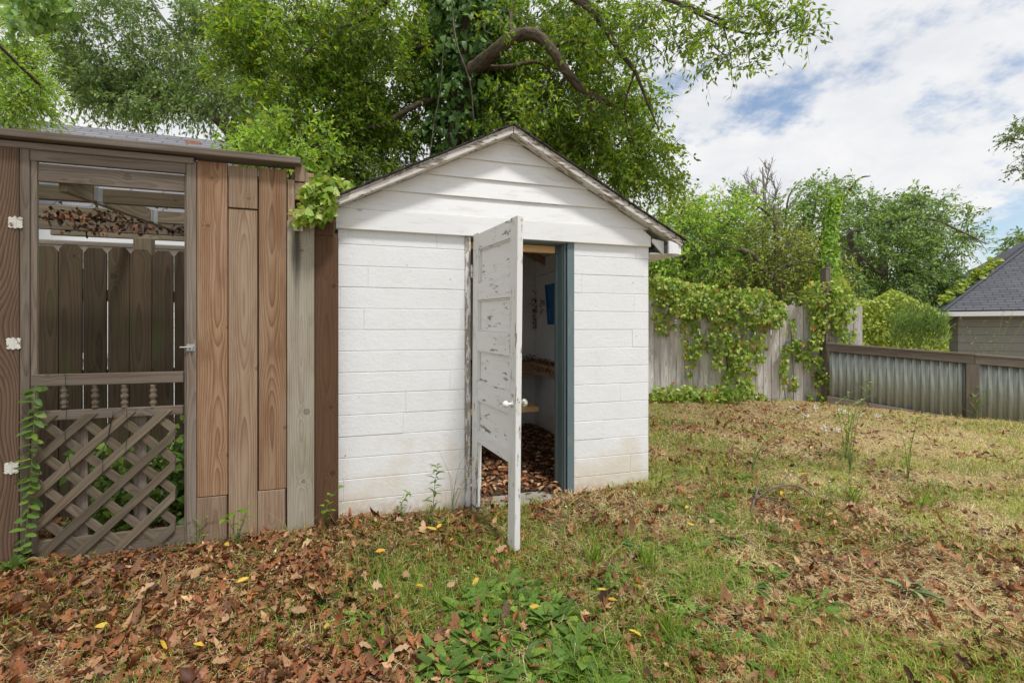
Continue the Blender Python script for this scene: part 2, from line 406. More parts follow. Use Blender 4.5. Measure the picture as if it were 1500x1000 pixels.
M['shinglegray'] = m_shingle('gray_shingle', (.26,.26,.275), (.18,.18,.195), .15, 0, 1)

def m_lap(name, col, exposure, axis=2):
    m, t = mat(name); o = t.attr('gco', 'Vector'); z = t.sep(o)[axis]
    fr = t.m('FRACT', t.m('DIVIDE', t.m('ADD', z, 50.0), exposure))
    n = t.noise(o, 6, 4)
    c = t.mix(t.m('MULTIPLY', n, .35), col, tuple(x*.6 for x in col))
    c = t.mix(t.step(fr, .05, .02), c, tuple(x*.25 for x in col))
    t.surf(c, .6, t.bump(t.m('MULTIPLY', fr, -1.0), 1.0, .02), spec=.25)
    return m
M['lapwhite'] = m_lap('white_lap_siding', (.70,.70,.69), .12)
M['lapgreen'] = m_lap('pale_lap_siding', (.27,.27,.24), .22)

def m_corr(name):
    m, t = mat(name); g = t.attr('gco', 'Vector'); x, y, z = t.sep(g)
    n = t.noise(t.comb(t.m('MULTIPLY', x, 7), 0.0, t.m('MULTIPLY', z, 1.2)), 1, 4, .6)
    n2 = t.noise(g, 14, 4, .6)
    c = t.mix(t.step(n, .35, .7), (.35, .375, .34), (.285, .312, .28))
    c = t.mix(t.m('MULTIPLY', t.step(n2, .5, .75), .5), c, (.30, .27, .21))
    t.surf(c, .5, t.bump(n2, .1, .003), .15, .4)
    return m
M['corr'] = m_corr('corrugated_sheet')

G = lambda r, g, b: (r, g, b)
M['oakleaf'] = m_leaf('oak_leaves', [(0, G(0.101,0.189,0.026)), (.5, G(0.190,0.335,0.037)), (.9, G(0.313,0.447,0.051)), (.955, G(0.380,0.491,0.051)), (.97, G(0.498,0.512,0.029)), (1, G(0.498,0.512,0.043))], 0.50, hue=.5)
M['farleaf'] = m_leaf('gray_green_leaves', [(0, G(0.110,0.194,0.055)), (.6, G(0.182,0.301,0.078)), (1, G(0.310,0.429,0.133))], 0.42, hue=.35)
M['brightleaf'] = m_leaf('bright_leaves', [(0, G(0.196,0.358,0.056)), (.6, G(0.348,0.590,0.090)), (1, G(0.546,0.651,0.130))], 0.50, hue=.35)
M['darkleaf'] = m_leaf('dark_leaves', [(0, G(0.131,0.249,0.072)), (.6, G(0.240,0.401,0.109)), (1, G(0.410,0.574,0.181))], 0.42, hue=.35)
M['ivyleaf'] = m_leaf('trunk_ivy_leaves', [(0, G(0.054,0.116,0.030)), (.6, G(0.106,0.213,0.046)), (1, G(0.213,0.383,0.075))], 0.30, rough=.4, hue=.35)
M['paleivy'] = m_leaf('pale_ivy_leaves', [(0, G(0.112,0.224,0.022)), (.4, G(0.269,0.403,0.045)), (.7, G(0.426,0.538,0.101)), (1, G(0.627,0.660,0.291))], .3, hue=.25)
M['vineleaf'] = m_leaf('vine_leaves', [(0, G(0.135,0.247,0.041)), (.45, G(0.292,0.427,0.068)), (.8, G(0.473,0.608,0.112)), (.93, G(0.620,0.620,0.225)), (.955, G(0.620,0.338,0.135)), (.985, G(0.450,0.158,0.090)), (1, G(0.620,0.620,0.068))], 0.40, hue=.35)
M['hedgeleaf'] = m_leaf('hedge_leaves', [(0, G(0.156,0.254,0.043)), (.5, G(0.332,0.429,0.064)), (1, G(0.566,0.620,0.129))], 0.40, hue=.35)
M['weedleaf'] = m_leaf('weed_leaves', [(0, G(0.086,0.155,0.031)), (.6, G(0.137,0.248,0.042)), (1, G(0.257,0.373,0.056))], 0.35, rough=.45, hue=.25, mott=1.0)
M['paleweed'] = m_leaf('pale_weed_leaves', [(0, G(.20,.26,.10)), (1, G(.36,.42,.20))], .3, hue=.2)
M['limeleaf'] = m_leaf('lime_leaves', [(0, G(.14,.26,.025)), (1, G(.28,.42,.06))], .4, hue=.2)
M['litter'] = m_leaf('leaf_litter', [(0, G(0.039,0.019,0.013)), (.18, G(0.111,0.040,0.018)), (.36, G(0.221,0.082,0.030)), (.54, G(0.338,0.124,0.044)), (.66, G(0.260,0.124,0.063)), (.8, G(0.390,0.217,0.103)), (.92, G(0.585,0.360,0.184)), (1, G(0.700,0.521,0.310))], .15, rough=.55, hue=.35, tint=(0.700,0.700,0.700), mott=1.0)
M['tanleaf'] = m_leaf('tan_leaf', [(0, G(.36,.21,.10)), (1, G(.50,.35,.20))], .15, rough=.6, hue=.15, tint=(1.1,.9,.7), mott=1.0)
M['yellowleaf'] = m_leaf('yellow_leaf', [(0, G(.62,.38,.02)), (1, G(.72,.52,.08))], .25, rough=.5, hue=.15, tint=(1.1,.9,.5))
M['grass'] = m_leaf('grass', [(0, G(0.095,0.172,0.021)), (.35, G(0.160,0.271,0.029)), (.6, G(0.281,0.383,0.045)), (.75, G(0.467,0.464,0.092)), (1, G(0.537,0.617,0.182))], 0.35, hue=.3)
M['straw'] = m_leaf('straw', [(0, G(0.560,0.312,0.145)), (.5, G(0.720,0.609,0.256)), (1, G(0.720,0.720,0.473))], 0.20, hue=.25, tint=(1.1,1,.8))

# ---------------------------------------------------------------- leaves (vectorised)
def unit(a): return a/np.maximum(np.linalg.norm(a, axis=-1, keepdims=True), 1e-9)
PROF_LEAF = [(0, 0), (.2, .7), (.5, 1), (.78, .62), (1, 0)]
PROF_IVY = [(0, 0), (.12, 1), (.42, .72), (.62, .62), (1, 0)]
PROF_LOBE = [(0, .04), (.12, .5), (.26, .95), (.37, .55), (.54, 1), (.68, .55), (.82, .5), (1, 0)]
PROF_ROUND = [(0, 0), (.22, .8), (.55, 1), (.85, .7), (1, 0)]
PROF_BLADE = [(0, .4), (.3, .9), (.55, 1), (.8, .6), (1, 0)]
def leaf_np(P, D, N, L, W, curl=.2, fold=.25, prof=PROF_LEAF, jag=0):
    """P base, D direction, N up normal (n,3); L, W lengths (n,). returns verts (n*15,3), quads"""
    P = np.asarray(P, float); n = len(P)
    D = unit(np.asarray(D, float)); S = unit(np.cross(D, N)); N = np.cross(S, D)
    L = np.broadcast_to(np.asarray(L, float), (n,)); W = np.broadcast_to(np.asarray(W, float), (n,))
    curl = np.broadcast_to(np.asarray(curl, float), (n,)); fold = np.broadcast_to(np.asarray(fold, float), (n,))
    V = np.zeros((n, len(prof), 3, 3))
    for i, (t, w) in enumerate(prof):
        c = P+D*(L*t)[:, None]-N*(curl*L*t*t)[:, None]
        hw = (W*.5*w)[:, None]
        V[:, i, 1] = c
        j0 = 1+jag*rng.normal(0, 1, (n, 1)); j2 = 1+jag*rng.normal(0, 1, (n, 1)); q0 = jag*rng.normal(0, .5, (n, 1)); q2 = jag*rng.normal(0, .5, (n, 1))
        V[:, i, 0] = c-S*hw*j0+N*((fold[:, None]+q0)*hw)
        V[:, i, 2] = c+S*hw*j2+N*((fold[:, None]+q2)*hw)
    k = len(prof)
    q = []
    for i in range(k-1):
        a = i*3
        q += [(a, a+1, a+4, a+3), (a+1, a+2, a+5, a+4)]
    q = np.array(q)
    Fa = (np.arange(n)[:, None, None]*(k*3)+q[None]).reshape(-1, 4)
    return V.reshape(-1, 3), Fa, k*3
def leaves_obj(name, P, D, N, L, W, m, rnd, rnd2=None, parent=None, **kw):
    V, Fa, k = leaf_np(P, D, N, L, W, **kw)
    if rnd2 is None: rnd2 = rng.random(len(rnd))
    return np_obj(name, V, Fa, m, np.repeat(rnd, k), parent, True, np.repeat(rnd2, k))
def dia_leaves(name, P, D, N, L, W, m, rnd, rnd2, parent=None):
    """small tree leaves: two triangles folded on the midrib"""
    n = len(P); D = unit(D); S = unit(np.cross(D, N)); N = np.cross(S, D)
    V = np.zeros((n, 4, 3))
    V[:, 0] = P; V[:, 2] = P+D*L[:, None]
    mid = P+D*(L*.45)[:, None]+N*(W*.18)[:, None]
    V[:, 1] = mid-S*(W*.5)[:, None]; V[:, 3] = mid+S*(W*.5)[:, None]
    q = np.array([(0, 1, 2), (0, 2, 3)])
    Fa = (np.arange(n)[:, None, None]*4+q[None]).reshape(-1, 3)
    return np_obj(name, V.reshape(-1, 3), Fa, m, np.repeat(rnd, 4), parent, False, np.repeat(rnd2, 4))
def rdir(n, zb=0.0, zs=1.0):
    v = rng.normal(size=(n, 3)); v[:, 2] = v[:, 2]*zs+zb
    return unit(v)

# ---------------------------------------------------------------- trees
def smooth_path(pts, n=4):
    pts = [Vector(p) for p in pts]; out = []
    for i in range(len(pts)-1):
        a = pts[max(i-1, 0)]; b = pts[i]; c = pts[i+1]; d = pts[min(i+2, len(pts)-1)]
        for k in range(n):
            t = k/n
            out.append(.5*((2*b)+(c-a)*t+(2*a-5*b+4*c-d)*t*t+(3*b-a-3*c+d)*t**3))
    out.append(pts[-1]); return out
def limb(mb, pts, r0, r1, n=10, sub=6, lump=.10):
    sp = smooth_path(pts, sub); m = len(sp)
    mb.tube(sp, [r0+(r1-r0)*i/(m-1) for i in range(m)], n, lump=lump)
    return sp
def make_tree(name, label, cat, base, trunk, limbs, clusters, leafL, leafW, lmat, bmat, twl=.5, ntw=9, nlf=7, droop=.5, group=None, twig_geo=True, twr=.006, hang=.4, spread=1.0):
    """trunk/limbs: (points, r0, r1). clusters: array (n,3) centres of leaf sprays"""
    root = empty(name, base); tag(root, label, cat, group)
    bm = Vector(base)
    off = lambda pts: [Vector(p)-bm for p in pts]
    sk = []
    tm = MB(); sk += limb(tm, off(trunk[0]), trunk[1], trunk[2], 12)
    tm.build('trunk', bmat, root, smooth=True)
    br = MB()
    for (pts, a, b) in limbs: sk += limb(br, off(pts), a, b, 7)
    SK = np.array([tuple(p) for p in sk])
    C = np.asarray(clusters, float)-np.array(bm)
    K = len(C)
    # twig from nearest limb point to each spray
    outd = np.zeros((K, 3))
    order = np.argsort(np.array([np.min(np.linalg.norm(SK-c, axis=1)) for c in C]))
    for i in order:
        c = C[i]
        dist = np.linalg.norm(SK-c, axis=1)
        j = int(np.argmin(dist+.15*np.maximum(SK[:, 2]-c[2], 0)))
        a = SK[j]; d = c-a; ln = np.linalg.norm(d)+1e-6
        mid = a+d*.5+np.array([rng.normal(0, .08), rng.normal(0, .08), .08])*ln
        pts = smooth_path([a, mid, c], 3)
        r = min(.02, .004+.007*ln)*twr/.006
        br.tube(pts, [r*(1-.7*k/(len(pts)-1)) for k in range(len(pts))], 4, cap=False)
        SK = np.vstack([SK, np.array([tuple(p) for p in pts[3:]])])
        outd[i] = d/ln
    # twiglets
    dirs = rdir(K*ntw, 0, .7)*1.0+np.repeat(outd, ntw, 0)*.55
    dirs = unit(dirs); Ls = twl*(.5+rng.random(K*ntw)*.8)
    base_p = np.repeat(C, ntw, 0)+rng.normal(0, .12*twl*spread, (K*ntw, 3))
    if twig_geo:
        for k in range(0, K*ntw):
            p = base_p[k]; d = dirs[k]; L = Ls[k]
            br.tube([p, p+d*L*.5+np.array([0, 0, -droop*.25*L]), p+d*L+np.array([0, 0, -droop*L])], [twr*.55, twr*.4, twr*.2], 3, cap=False)
    br.build('branches', bmat, root, smooth=True)
    T = (np.arange(nlf)+rng.random((K*ntw, nlf)))/nlf*.95+.08
    P = base_p[:, None]+dirs[:, None]*(Ls[:, None]*T)[..., None]
    P[..., 2] -= droop*Ls[:, None]*T**2
    n = K*ntw*nlf
    P = P.reshape(-1, 3)+rng.normal(0, .02, (n, 3))*leafL/.09
    td = dirs[:, None]*np.ones((1, nlf, 1)); td = td.reshape(-1, 3)
    D = unit(td*.6+rng.normal(0, .55, (n, 3))+np.array([0, 0, -hang]))
    N = unit(rng.normal(0, .75, (n, 3))+np.array([0, -.25, .75]))
    L = leafL*(.65+.6*rng.random(n)); W = leafW*(.7+.55*rng.random(n))
    rnd = rng.random(n); r2 = np.repeat(rng.random(K), ntw*nlf)*.6+np.repeat(rng.random(K*ntw), nlf)*.4
    dia_leaves('crown', P, D, N, L, W, lmat, rnd, r2, root)
    return root
def px_cloud(specs):
    """specs: (px, py, depth, rx_px, ry_px, depth_spread, n)"""
    out = []
    for (px, py, Y, rx, ry, ds, n) in specs:
        a = rng.random(n)*2*np.pi; r = np.sqrt(rng.random(n))
        x = px+np.cos(a)*r*rx; y = py+np.sin(a)*r*ry; yy = Y+(rng.random(n)-.5)*2*ds
        for i in range(n): out.append(tuple(at(x[i], y[i], yy[i])))
    return np.array(out)

# ================================================================ GROUND
CP = np.array([(100,850,0.95,0.1,0.2),(400,850,0.95,0.1,0.15),(100,980,0.9,0.15,0.3),(300,960,0.85,0.12,0.3),(550,780,0.95,0.2,0.1),(600,900,0.9,0.22,0.15),(560,980,0.85,0.35,0.1),(760,930,.15,.8,.1),(690,960,.2,.7,.1),(830,975,.15,.8,.15),(720,885,.2,.7,.1),(850,820,0.54,0.72,0.288),(730,760,0.96,0.3,0.144),
(950,750,0.18,0.9,0.432),(970,650,0.1,0.8,0.4),(1050,610,0.8,0.2,0.3),(1050,700,0.6,0.6,0.288),(1150,610,0.3,0.1,0.8),(1150,760,0.78,0.36,0.288),(1250,620,0.1,0.12,1),(1350,680,0.1,0.25,1),(1450,640,0.1,0.5,0.8),(1200,700,0.48,0.36,0.576),
(1300,760,0.72,0.36,0.432),(1450,780,0.36,0.36,0.576),(1000,850,0.36,0.9,0.288),(1100,920,0.36,0.78,0.432),(1300,880,0.3,0.6,0.504),(1450,900,0.66,0.24,0.504),(1200,980,0.36,0.78,0.432),(950,980,0.42,0.84,0.216),(1450,980,0.48,0.48,0.432),(250,790,0.95,0.12,0.1),(50,950,0.85,0.15,0.2)])
def cover(X, Y, Z):
    px = 750+X/Y*F; py = 482+(EYE-Z)/Y*F
    num = np.zeros((len(X), 3)); den = np.zeros(len(X))
    for c in CP:
        w_ = np.exp(-(((px-c[0])/95)**2+((py-c[1])/60)**2)/2)+1e-5/(1+((px-c[0])/300)**2+((py-c[1])/200)**2)
        num += w_[:, None]*c[2:]; den += w_
    return num/den[:, None]
def inside_shed(X, Y):
    u, d = w2loc(X, Y); return (u > -.02) & (u < 2.6) & (d > .0) & (d < 2.75)
xs = np.concatenate([np.arange(-60, -8, 4), np.arange(-8, 10, .12), np.arange(10, 80, 4)])
ys = np.concatenate([np.arange(-12, 0, 1.0), np.arange(0, 10, .12), np.arange(10, 120, 4)])
XX, YY = np.meshgrid(xs, ys)
ZZ = ground_z(XX, YY)+(fbm(XX*2.2, YY*2.2, 3)-.5)*.05*(~inside_shed(XX, YY))-.012
ZZ = np.where((np.abs(XX) < 8) & (YY < 10) & (YY > 0), ZZ, ZZ)
ny, nx = XX.shape
idx = np.arange(nx*ny).reshape(ny, nx)
Fg = np.stack([idx[:-1, :-1], idx[:-1, 1:], idx[1:, 1:], idx[1:, :-1]], -1).reshape(-1, 4)
def m_ground():
    m, t = mat('ground_soil'); o = t.obj()
    n = t.noise(o, 3.2, 5, .65); n2 = t.noise(o, 55, 4, .7); n3 = t.noise(o, 14, 4, .6)
    c = t.mix(t.step(n2, .3, .7), (.065, .04, .026), (.17, .105, .06))
    c = t.mix(t.m('MULTIPLY', t.step(n3, .45, .65), .55), c, (.25, .175, .095))
    c = t.mix(t.m('MULTIPLY', t.step(n, .5, .68), .4), c, (.10, .11, .04))
    sw = t.attr('rnd'); gr = t.attr('rnd2')
    c = t.mix(t.m('MULTIPLY', sw, t.step(n2, .25, .7)), c, (.66, .475, .27))
    c = t.mix(t.m('MULTIPLY', t.m('MULTIPLY', gr, t.step(n3, .35, .6)), .7), c, (.16, .16, .045))
    t.surf(c, .95, t.bump(t.m('ADD', n2, n3), .8, .02), spec=.1)
    return m
g_cov = cover(XX.ravel(), np.maximum(YY.ravel(), 1.2), ZZ.ravel())
g = np_obj('ground', np.stack([XX, YY, ZZ], -1), Fg, m_ground(), g_cov[:, 2], None, True, g_cov[:, 1]); tag(g, kind='structure')

# ================================================================ SHED
shed = empty('shed', loc2w(0, 0), ANG)
tag(shed, 'small white painted block shed with a gable roof and its panelled door standing open', 'shed')
DEPTH, WID = 2.72, 2.576
ROWS = [-.25, -.06, .095]+[.095+.155*k for k in range(1, 13)]+[2.075]
def block_wall(name, fr, u0, u1, flip=1.0, parent=shed, seed=1, rows=ROWS, th=.11):
    """fr(u, y, z): y=0 is the outer face, y grows inwards"""
    r2 = random.Random(seed); mb = MB()
    for i in range(len(rows)-1):
        za, zb = rows[i]+.0015, rows[i+1]-.0015
        L = .36; s = u0-r2.uniform(0, .36)
        while s < u1-1e-4:
            L = .36*r2.choice((1, 2, 2, 3, 4)); a = max(s, u0); b = min(s+L, u1)
            if b-a > .004:
                ea = 0 if a == u0 else .0002; eb = 0 if b == u1 else .0002
                j = r2.uniform(-.0022, .0012)
                vs = [fr(a+ea, j, za), fr(b-eb, j+r2.uniform(-.001, .001), za), fr(b-eb, th, za), fr(a+ea, th, za), fr(a+ea, j, zb), fr(b-eb, j, zb), fr(b-eb, th, zb), fr(a+ea, th, zb)]
                if flip < 0: vs = [vs[1], vs[0], vs[3], vs[2], vs[5], vs[4], vs[7], vs[6]]
                mb.hexa(vs, 'x', r2.random())
            s += L
    vs = [fr(u0+.002, .0055, rows[0]), fr(u1-.002, .0055, rows[0]), fr(u1-.002, th-.004, rows[0]), fr(u0+.002, th-.004, rows[0]),
          fr(u0+.002, .0055, rows[-1]-.004), fr(u1-.002, .0055, rows[-1]-.004), fr(u1-.002, th-.004, rows[-1]-.004), fr(u0+.002, th-.004, rows[-1]-.004)]
    if flip < 0: vs = [vs[1], vs[0], vs[3], vs[2], vs[5], vs[4], vs[7], vs[6]]
    mb.hexa(vs, 'x', .5)
    return mb.build(name, M['block'], parent, bevel=.0035)
UL, UR = U(681), U(841)
block_wall('front_wall', lambda u, y, z: (u, y, z), 0, UL, seed=1)
block_wall('front_wall', lambda u, y, z: (u, y, z), UR, WID, seed=2)
block_wall('side_wall', lambda u, y, z: (WID-y, u, z), .112, DEPTH, seed=3)
LW_ = lambda u, y, z: (y, u, z)
block_wall('side_wall', LW_, .112, DEPTH, flip=-1, seed=4, rows=ROWS[:8])  # left wall split around an added opening that lets light into the shed
block_wall('side_wall', LW_, .112, 1.0, flip=-1, seed=6, rows=ROWS[7:])
block_wall('side_wall', LW_, 2.2, DEPTH, flip=-1, seed=8, rows=ROWS[7:])
mb = MB()
mb.box(.01, .10, 1.001, 1.05, ROWS[7]+.001, 2.074, 'z'); mb.box(.01, .10, 2.15, 2.199, ROWS[7]+.001, 2.074, 'z'); mb.box(.01, .10, 1.051, 2.149, 2.02, 2.074, 'y'); mb.box(-.02, .10, 1.051, 2.149, ROWS[7]+.001, ROWS[7]+.04, 'y')
mb.build('added_window_frame', M['rake'], shed, bevel=.003)  # frame of the added window opening, unseen from the camera
block_wall('back_wall', lambda u, y, z: (u, DEPTH-y, z), .112, WID-.112, flip=-1, seed=5)
# gable siding
PKU, PKZ, SLP = 1.287, 2.927, .516
SOFF = .055
def uL(z): return PKU-(PKZ-SOFF-z)/SLP
def uR(z): return PKU+(PKZ-SOFF-z)/SLP
zl = [2.212, 2.366, 2.516, 2.666, 2.816, PKZ-SOFF]
mb = MB()
for i in range(5):
    a, b = zl[i], zl[i+1]
    la, ra = max(uL(a), -.005), min(uR(a), WID+.005)
    lb, rb = max(uL(b), -.005), min(uR(b), WID+.005)
    if b-a < .02 or i == 4: lb, rb = PKU-.01, PKU+.01
    y0, y1 = -.024, -.007
    mb.hexa([(la, y0, a), (ra, y0, a), (ra, .03, a), (la, .03, a), (lb, y1, b), (rb, y1, b), (rb, .03, b), (lb, .03, b)], 'x')
mb.build('gable_siding', M['siding'], shed, bevel=.002)
mb = MB(); mb.prism([(-.012, 2.062), (WID+.004, 2.062), (WID+.004, 2.15), (WID-.08, 2.209), (-.012, 2.209)], -.032, .03)
o = mb.build('frieze_board', M['siding'], shed, bevel=.003)
# fix grain direction: run along x
a = o.data.attributes['gco']; vv = np.array([v.co[:] for v in o.data.vertices]); a.data.foreach_set('vector', np.stack([vv[:, 2]-2.13, vv[:, 1], vv[:, 0]], -1).astype(np.float32).ravel())
# back gable, plain
mb = MB(); mb.prism([(0, 2.08), (WID, 2.08), (WID, PKZ-(WID-PKU)*SLP-.024), (PKU, PKZ-.024), (0, PKZ-PKU*SLP-.024)], DEPTH-.06, DEPTH-.01); mb.build('back_gable', M['siding'], shed)
for (a_, b_) in ((WID-.11, WID-.004),):
    mb = MB(); mb.prism([(a_, 2.079), (b_, 2.079), (b_, PKZ-abs(b_-PKU)*SLP-.024), (a_, PKZ-abs(a_-PKU)*SLP-.024)], .031, DEPTH-.062)
    mb.build('wall_plate', M['siding'], shed)
# roof slabs
UE0, UE1 = -.085, 2.868
def zt(u): return PKZ-abs(u-PKU)*SLP
YF, YB = -.135, DEPTH+.15
mb = MB()
def slab(mb, ua, ub, y0, y1, top, th, rnd=None):
    vs = [(ua, y0, zt(ua)+top-th), (ub, y0, zt(ub)+top-th), (ub, y1, zt(ub)+top-th), (ua, y1, zt(ua)+top-th), (ua, y0, zt(ua)+top), (ub, y0, zt(ub)+top), (ub, y1, zt(ub)+top), (ua, y1, zt(ua)+top)]
    mb.hexa(vs, 'z', rnd)
n = 10
rs = random.Random(4)
for k in range(n):      # overlapping shingle courses from eave to ridge, wavy lower edges
    f0, f1 = k/n, min((k+1.25)/n, 1)
    for s in (0, 1):
        e = UE0 if s == 0 else UE1
        ua, ub = e+(PKU-e)*f0, e+(PKU-e)*f1
        ta, tb = .010+rs.uniform(0, .002), .002
        y0 = YF-.012+rs.uniform(-.004, .004)
        lo, hi = (ua, ub) if ua < ub else (ub, ua)
        tl, th_ = (ta, tb) if ua < ub else (tb, ta)
        vs = [(lo, y0, zt(lo)+tl-.009), (hi, y0, zt(hi)+th_-.009), (hi, YB, zt(hi)+th_-.009), (lo, YB, zt(lo)+tl-.009), (lo, y0, zt(lo)+tl), (hi, y0, zt(hi)+th_), (hi, YB, zt(hi)+th_), (lo, YB, zt(lo)+tl)]
        mb.hexa(vs, 'z', rs.random())
rf = mb.build('roof', M['shingle'], shed)
vv = np.array([v.co[:] for v in rf.data.vertices]); rf.data.attributes['gco'].data.foreach_set('vector', np.stack([np.abs(vv[:, 0]-PKU)*1.12, vv[:, 1], vv[:, 2]], -1).astype(np.float32).ravel())
mb = MB()
slab(mb, UE0+.005, PKU-.001, YF+.01, YB-.01, -.004, .016); slab(mb, PKU+.001, UE1-.008, YF+.01, YB-.01, -.004, .016)
mb.build('roof_deck', M['rake'], rf)
for s in (0, 1):
    mb = MB(); ua, ub = (UE0+.01, PKU-.002) if s == 0 else (PKU+.002, UE1-.035)
    vs = []
    for (y, dz) in ((YF+.006, 0),):
        pass
    top = -.0215; th = .046
    vs = [(ua, YF+.006, zt(ua)+top-th), (ub, YF+.006, zt(ub)+top-th), (ub, YF+.028, zt(ub)+top-th), (ua, YF+.028, zt(ua)+top-th),
          (ua, YF+.006, zt(ua)+top), (ub, YF+.006, zt(ub)+top), (ub, YF+.028, zt(ub)+top), (ua, YF+.028, zt(ua)+top)]
    mb.hexa(vs, 'x'); mb.build('rake_board', M['rake'], rf, bevel=.006)
    mb = MB()
    vs = [(ua, YF+.030, zt(ua)+top-.036), (ub, YF+.030, zt(ub)+top-.036), (ub, -.026, zt(ub)+top-.036), (ua, -.026, zt(ua)+top-.036),
          (ua, YF+.030, zt(ua)+top-.014), (ub, YF+.030, zt(ub)+top-.014), (ub, -.026, zt(ub)+top-.014), (ua, -.026, zt(ua)+top-.014)]
    mb.hexa(vs, 'x'); mb.build('rake_soffit', M['rake'], rf, bevel=.004)
# right eave box
mb = MB(); mb.box(2.80, 2.83, YF+.02, YB-.02, 1.99, zt(2.83)-.025, 'y'); mb.build('fascia', M['siding'], shed, bevel=.003)
mb = MB(); mb.box(WID+.002, 2.798, -.02, YB-.05, 2.0, 2.014, 'y'); mb.build('eave_soffit', M['siding'], shed)
mb = MB(); mb.prism([(2.70, 1.994), (2.797, 1.994), (2.797, zt(2.797)-.066), (2.70, zt(2.70)-.09)], YF+.012, YF+.034)
mb.prism([(2.70, 1.994), (2.70, zt(2.70)-.085), (2.585, 2.13), (2.585, 2.10)], -.05, -.03)
mb.build('eave_return', M['siding'], shed, bevel=.003)
mb = MB(); mb.box(UE0+.012, -.035, -.06, -.03, 2.05, 2.15, 'z'); mb.build('eave_return', M['siding'], shed, bevel=.003)
# door frame
mb = MB(); dl = U(689)
mb.box(UL+.001, dl, -.012, .115, -.1, 2.06, 'z'); mb.build('jamb', M['dooredge'], shed, bevel=.003)
mb = MB(); mb.box(U(831), UR-.001, -.004, .13, -.05, 2.06, 'z'); mb.box(U(829)-.018, U(829)-.001, .035, .125, -.05, 2.06, 'z'); mb.box(U(829)-.034, U(829)-.002, .127, .17, -.05, 2.05, 'z')
mb.box(U(829)-.010, U(829)-.0005, .006, .030, -.05, 2.06, 'z')
j2 = mb.build('jamb', M['teal'], shed, bevel=.004); tag(j2, 'teal painted jamb')
mb = MB(); mb.box(dl+.001, U(829)-.001, -.006, .12, 2.048, 2.061, 'x'); mb.build('head_jamb', M['teal'], shed, bevel=.002)
mb = MB(); mb.box(dl+.01, U(829)-.055, .10, .14, 1.985, 2.045, 'x'); h = mb.build('header', M['newwood'], shed, bevel=.003); tag(h, 'bare new wood header strip')
# floor slab and broken threshold
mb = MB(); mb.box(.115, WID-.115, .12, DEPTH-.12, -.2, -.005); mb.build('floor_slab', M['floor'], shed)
mb = MB()
rs = random.Random(3)
poly = [(dl-.01, -.13), (1.12, -.16), (1.2, -.10), (1.33, -.13), (1.5, -.08), (1.62, -.10), (1.66, .02), (1.60, .11), (dl, .11)]
vs = [(p[0], p[1], -.16) for p in poly]+[(p[0], p[1], -.022+rs.uniform(-.006, .006)) for p in poly]
nn = len(poly); mb.add(vs, [tuple(range(nn-1, -1, -1)), tuple(range(nn, 2*nn))]+[(i, (i+1) % nn, nn+(i+1) % nn, nn+i) for i in range(nn)])
th = mb.build('threshold', M['concrete'], shed, bevel=.01); tag(th, 'cracked concrete threshold')
# inside roof rafters
mb = MB()
for y in (.45, 1.05, 1.65, 2.25):
    for (ua, ub) in ((.02, PKU-.02), (PKU+.02, 2.55)):
        mb.beam((ua, y, zt(ua)-.075), (ub, y, zt(ub)-.075), .04, .09)
mb.build('rafter', M['bench'], shed)

# ---- door (open about 82 degrees, sagging a little)
door = empty('door', (0, 0, 0)); door.parent = shed
DW, DH, DT = .77, 2.115, .040
D = MB(); ST = .105
mbs = MB()
def dbox(x0, x1, y0, y1, z0, z1, ax): mbs.box(x0, x1, y0, y1, z0, z1, ax)
# door-local: x from hinge to latch, y=0 outer face (outer side is -y), z from bottom
doorm = MB()
doorm.box(0, ST, 0, DT, .03, DH, 'z');
for (a, b) in ((1.985, 2.105), (1.605, 1.735), (1.225, 1.375), (.85, .995), (.535, .615)):
    doorm.box(ST+.001, DW-ST-.001, .001, DT-.001, a, b, 'x')
for (a, b) in ((1.735, 1.985), (1.375, 1.605), (.995, 1.225), (.615, .85)):
    doorm.box(ST-.004, DW-ST+.004, .022, DT-.010, a-.006, b+.006, 'x')
    for zz in (a+.001, b-.010): doorm.box(ST+.002, DW-ST-.002, .007, .0218, zz, zz+.008, 'x')
    for xx in (ST+.001, DW-ST-.010): doorm.box(xx, xx+.009, .007, .0218, a+.011, b-.011, 'z')
doorm.box(ST+.001, ST+.012, .008, .026, .04, .53, 'z')
hinge_pt = Vector((dl+.004, -.016, -.045))
dob = doorm.build('door', M['doorpaint'], shed, bevel=.003)
bpy.data.objects.remove(door)
mb = MB(); mb.box(DW-ST, DW, 0, DT, 0, DH-.004, 'z'); mb.build('stile', M['stile'], dob, bevel=.004)
dob.location = hinge_pt
dob.rotation_euler = (0, math.radians(1.2), -math.radians(81.5))
tag(dob, 'peeling white door with its lowest panel missing')
mb = MB(); R90 = Matrix.Rotation(math.radians(90), 4, 'X')
mb.lathe([(.024, -.001), (.024, .003), (.010, .005), (.009, .026), (.015, .031), (.022, .040), (.024, .047), (.020, .056), (.010, .066), (.001, .067)], Matrix.Translation((DW-.052, 0, .925)) @ R90, 18)
k = mb.build('knob', M['porcelain'], dob, smooth=True); tag(k, 'white porcelain knob')
mb = MB(); R90b = Matrix.Rotation(math.radians(-90), 4, 'X')
mb.lathe([(.022, -.001), (.022, .003), (.010, .005), (.009, .024), (.020, .030), (.028, .038), (.028, .050), (.022, .060), (.010, .064), (.001, .065)], Matrix.Translation((DW-.052, DT, .925)) @ R90b, 8)
k = mb.build('knob', M['glassknob'], dob); tag(k, 'faceted glass knob')
mb = MB(); mb.box(DW-.072, DW-.036, -.0022, -.0002, .86, .99); mb.build('lock_plate', M['doorpaint'], dob)
mb = MB(); mb.box(DW+.0003, DW+.0022, .008, .030, .87, .975); mb.build('latch_plate', M['hinge'], dob)
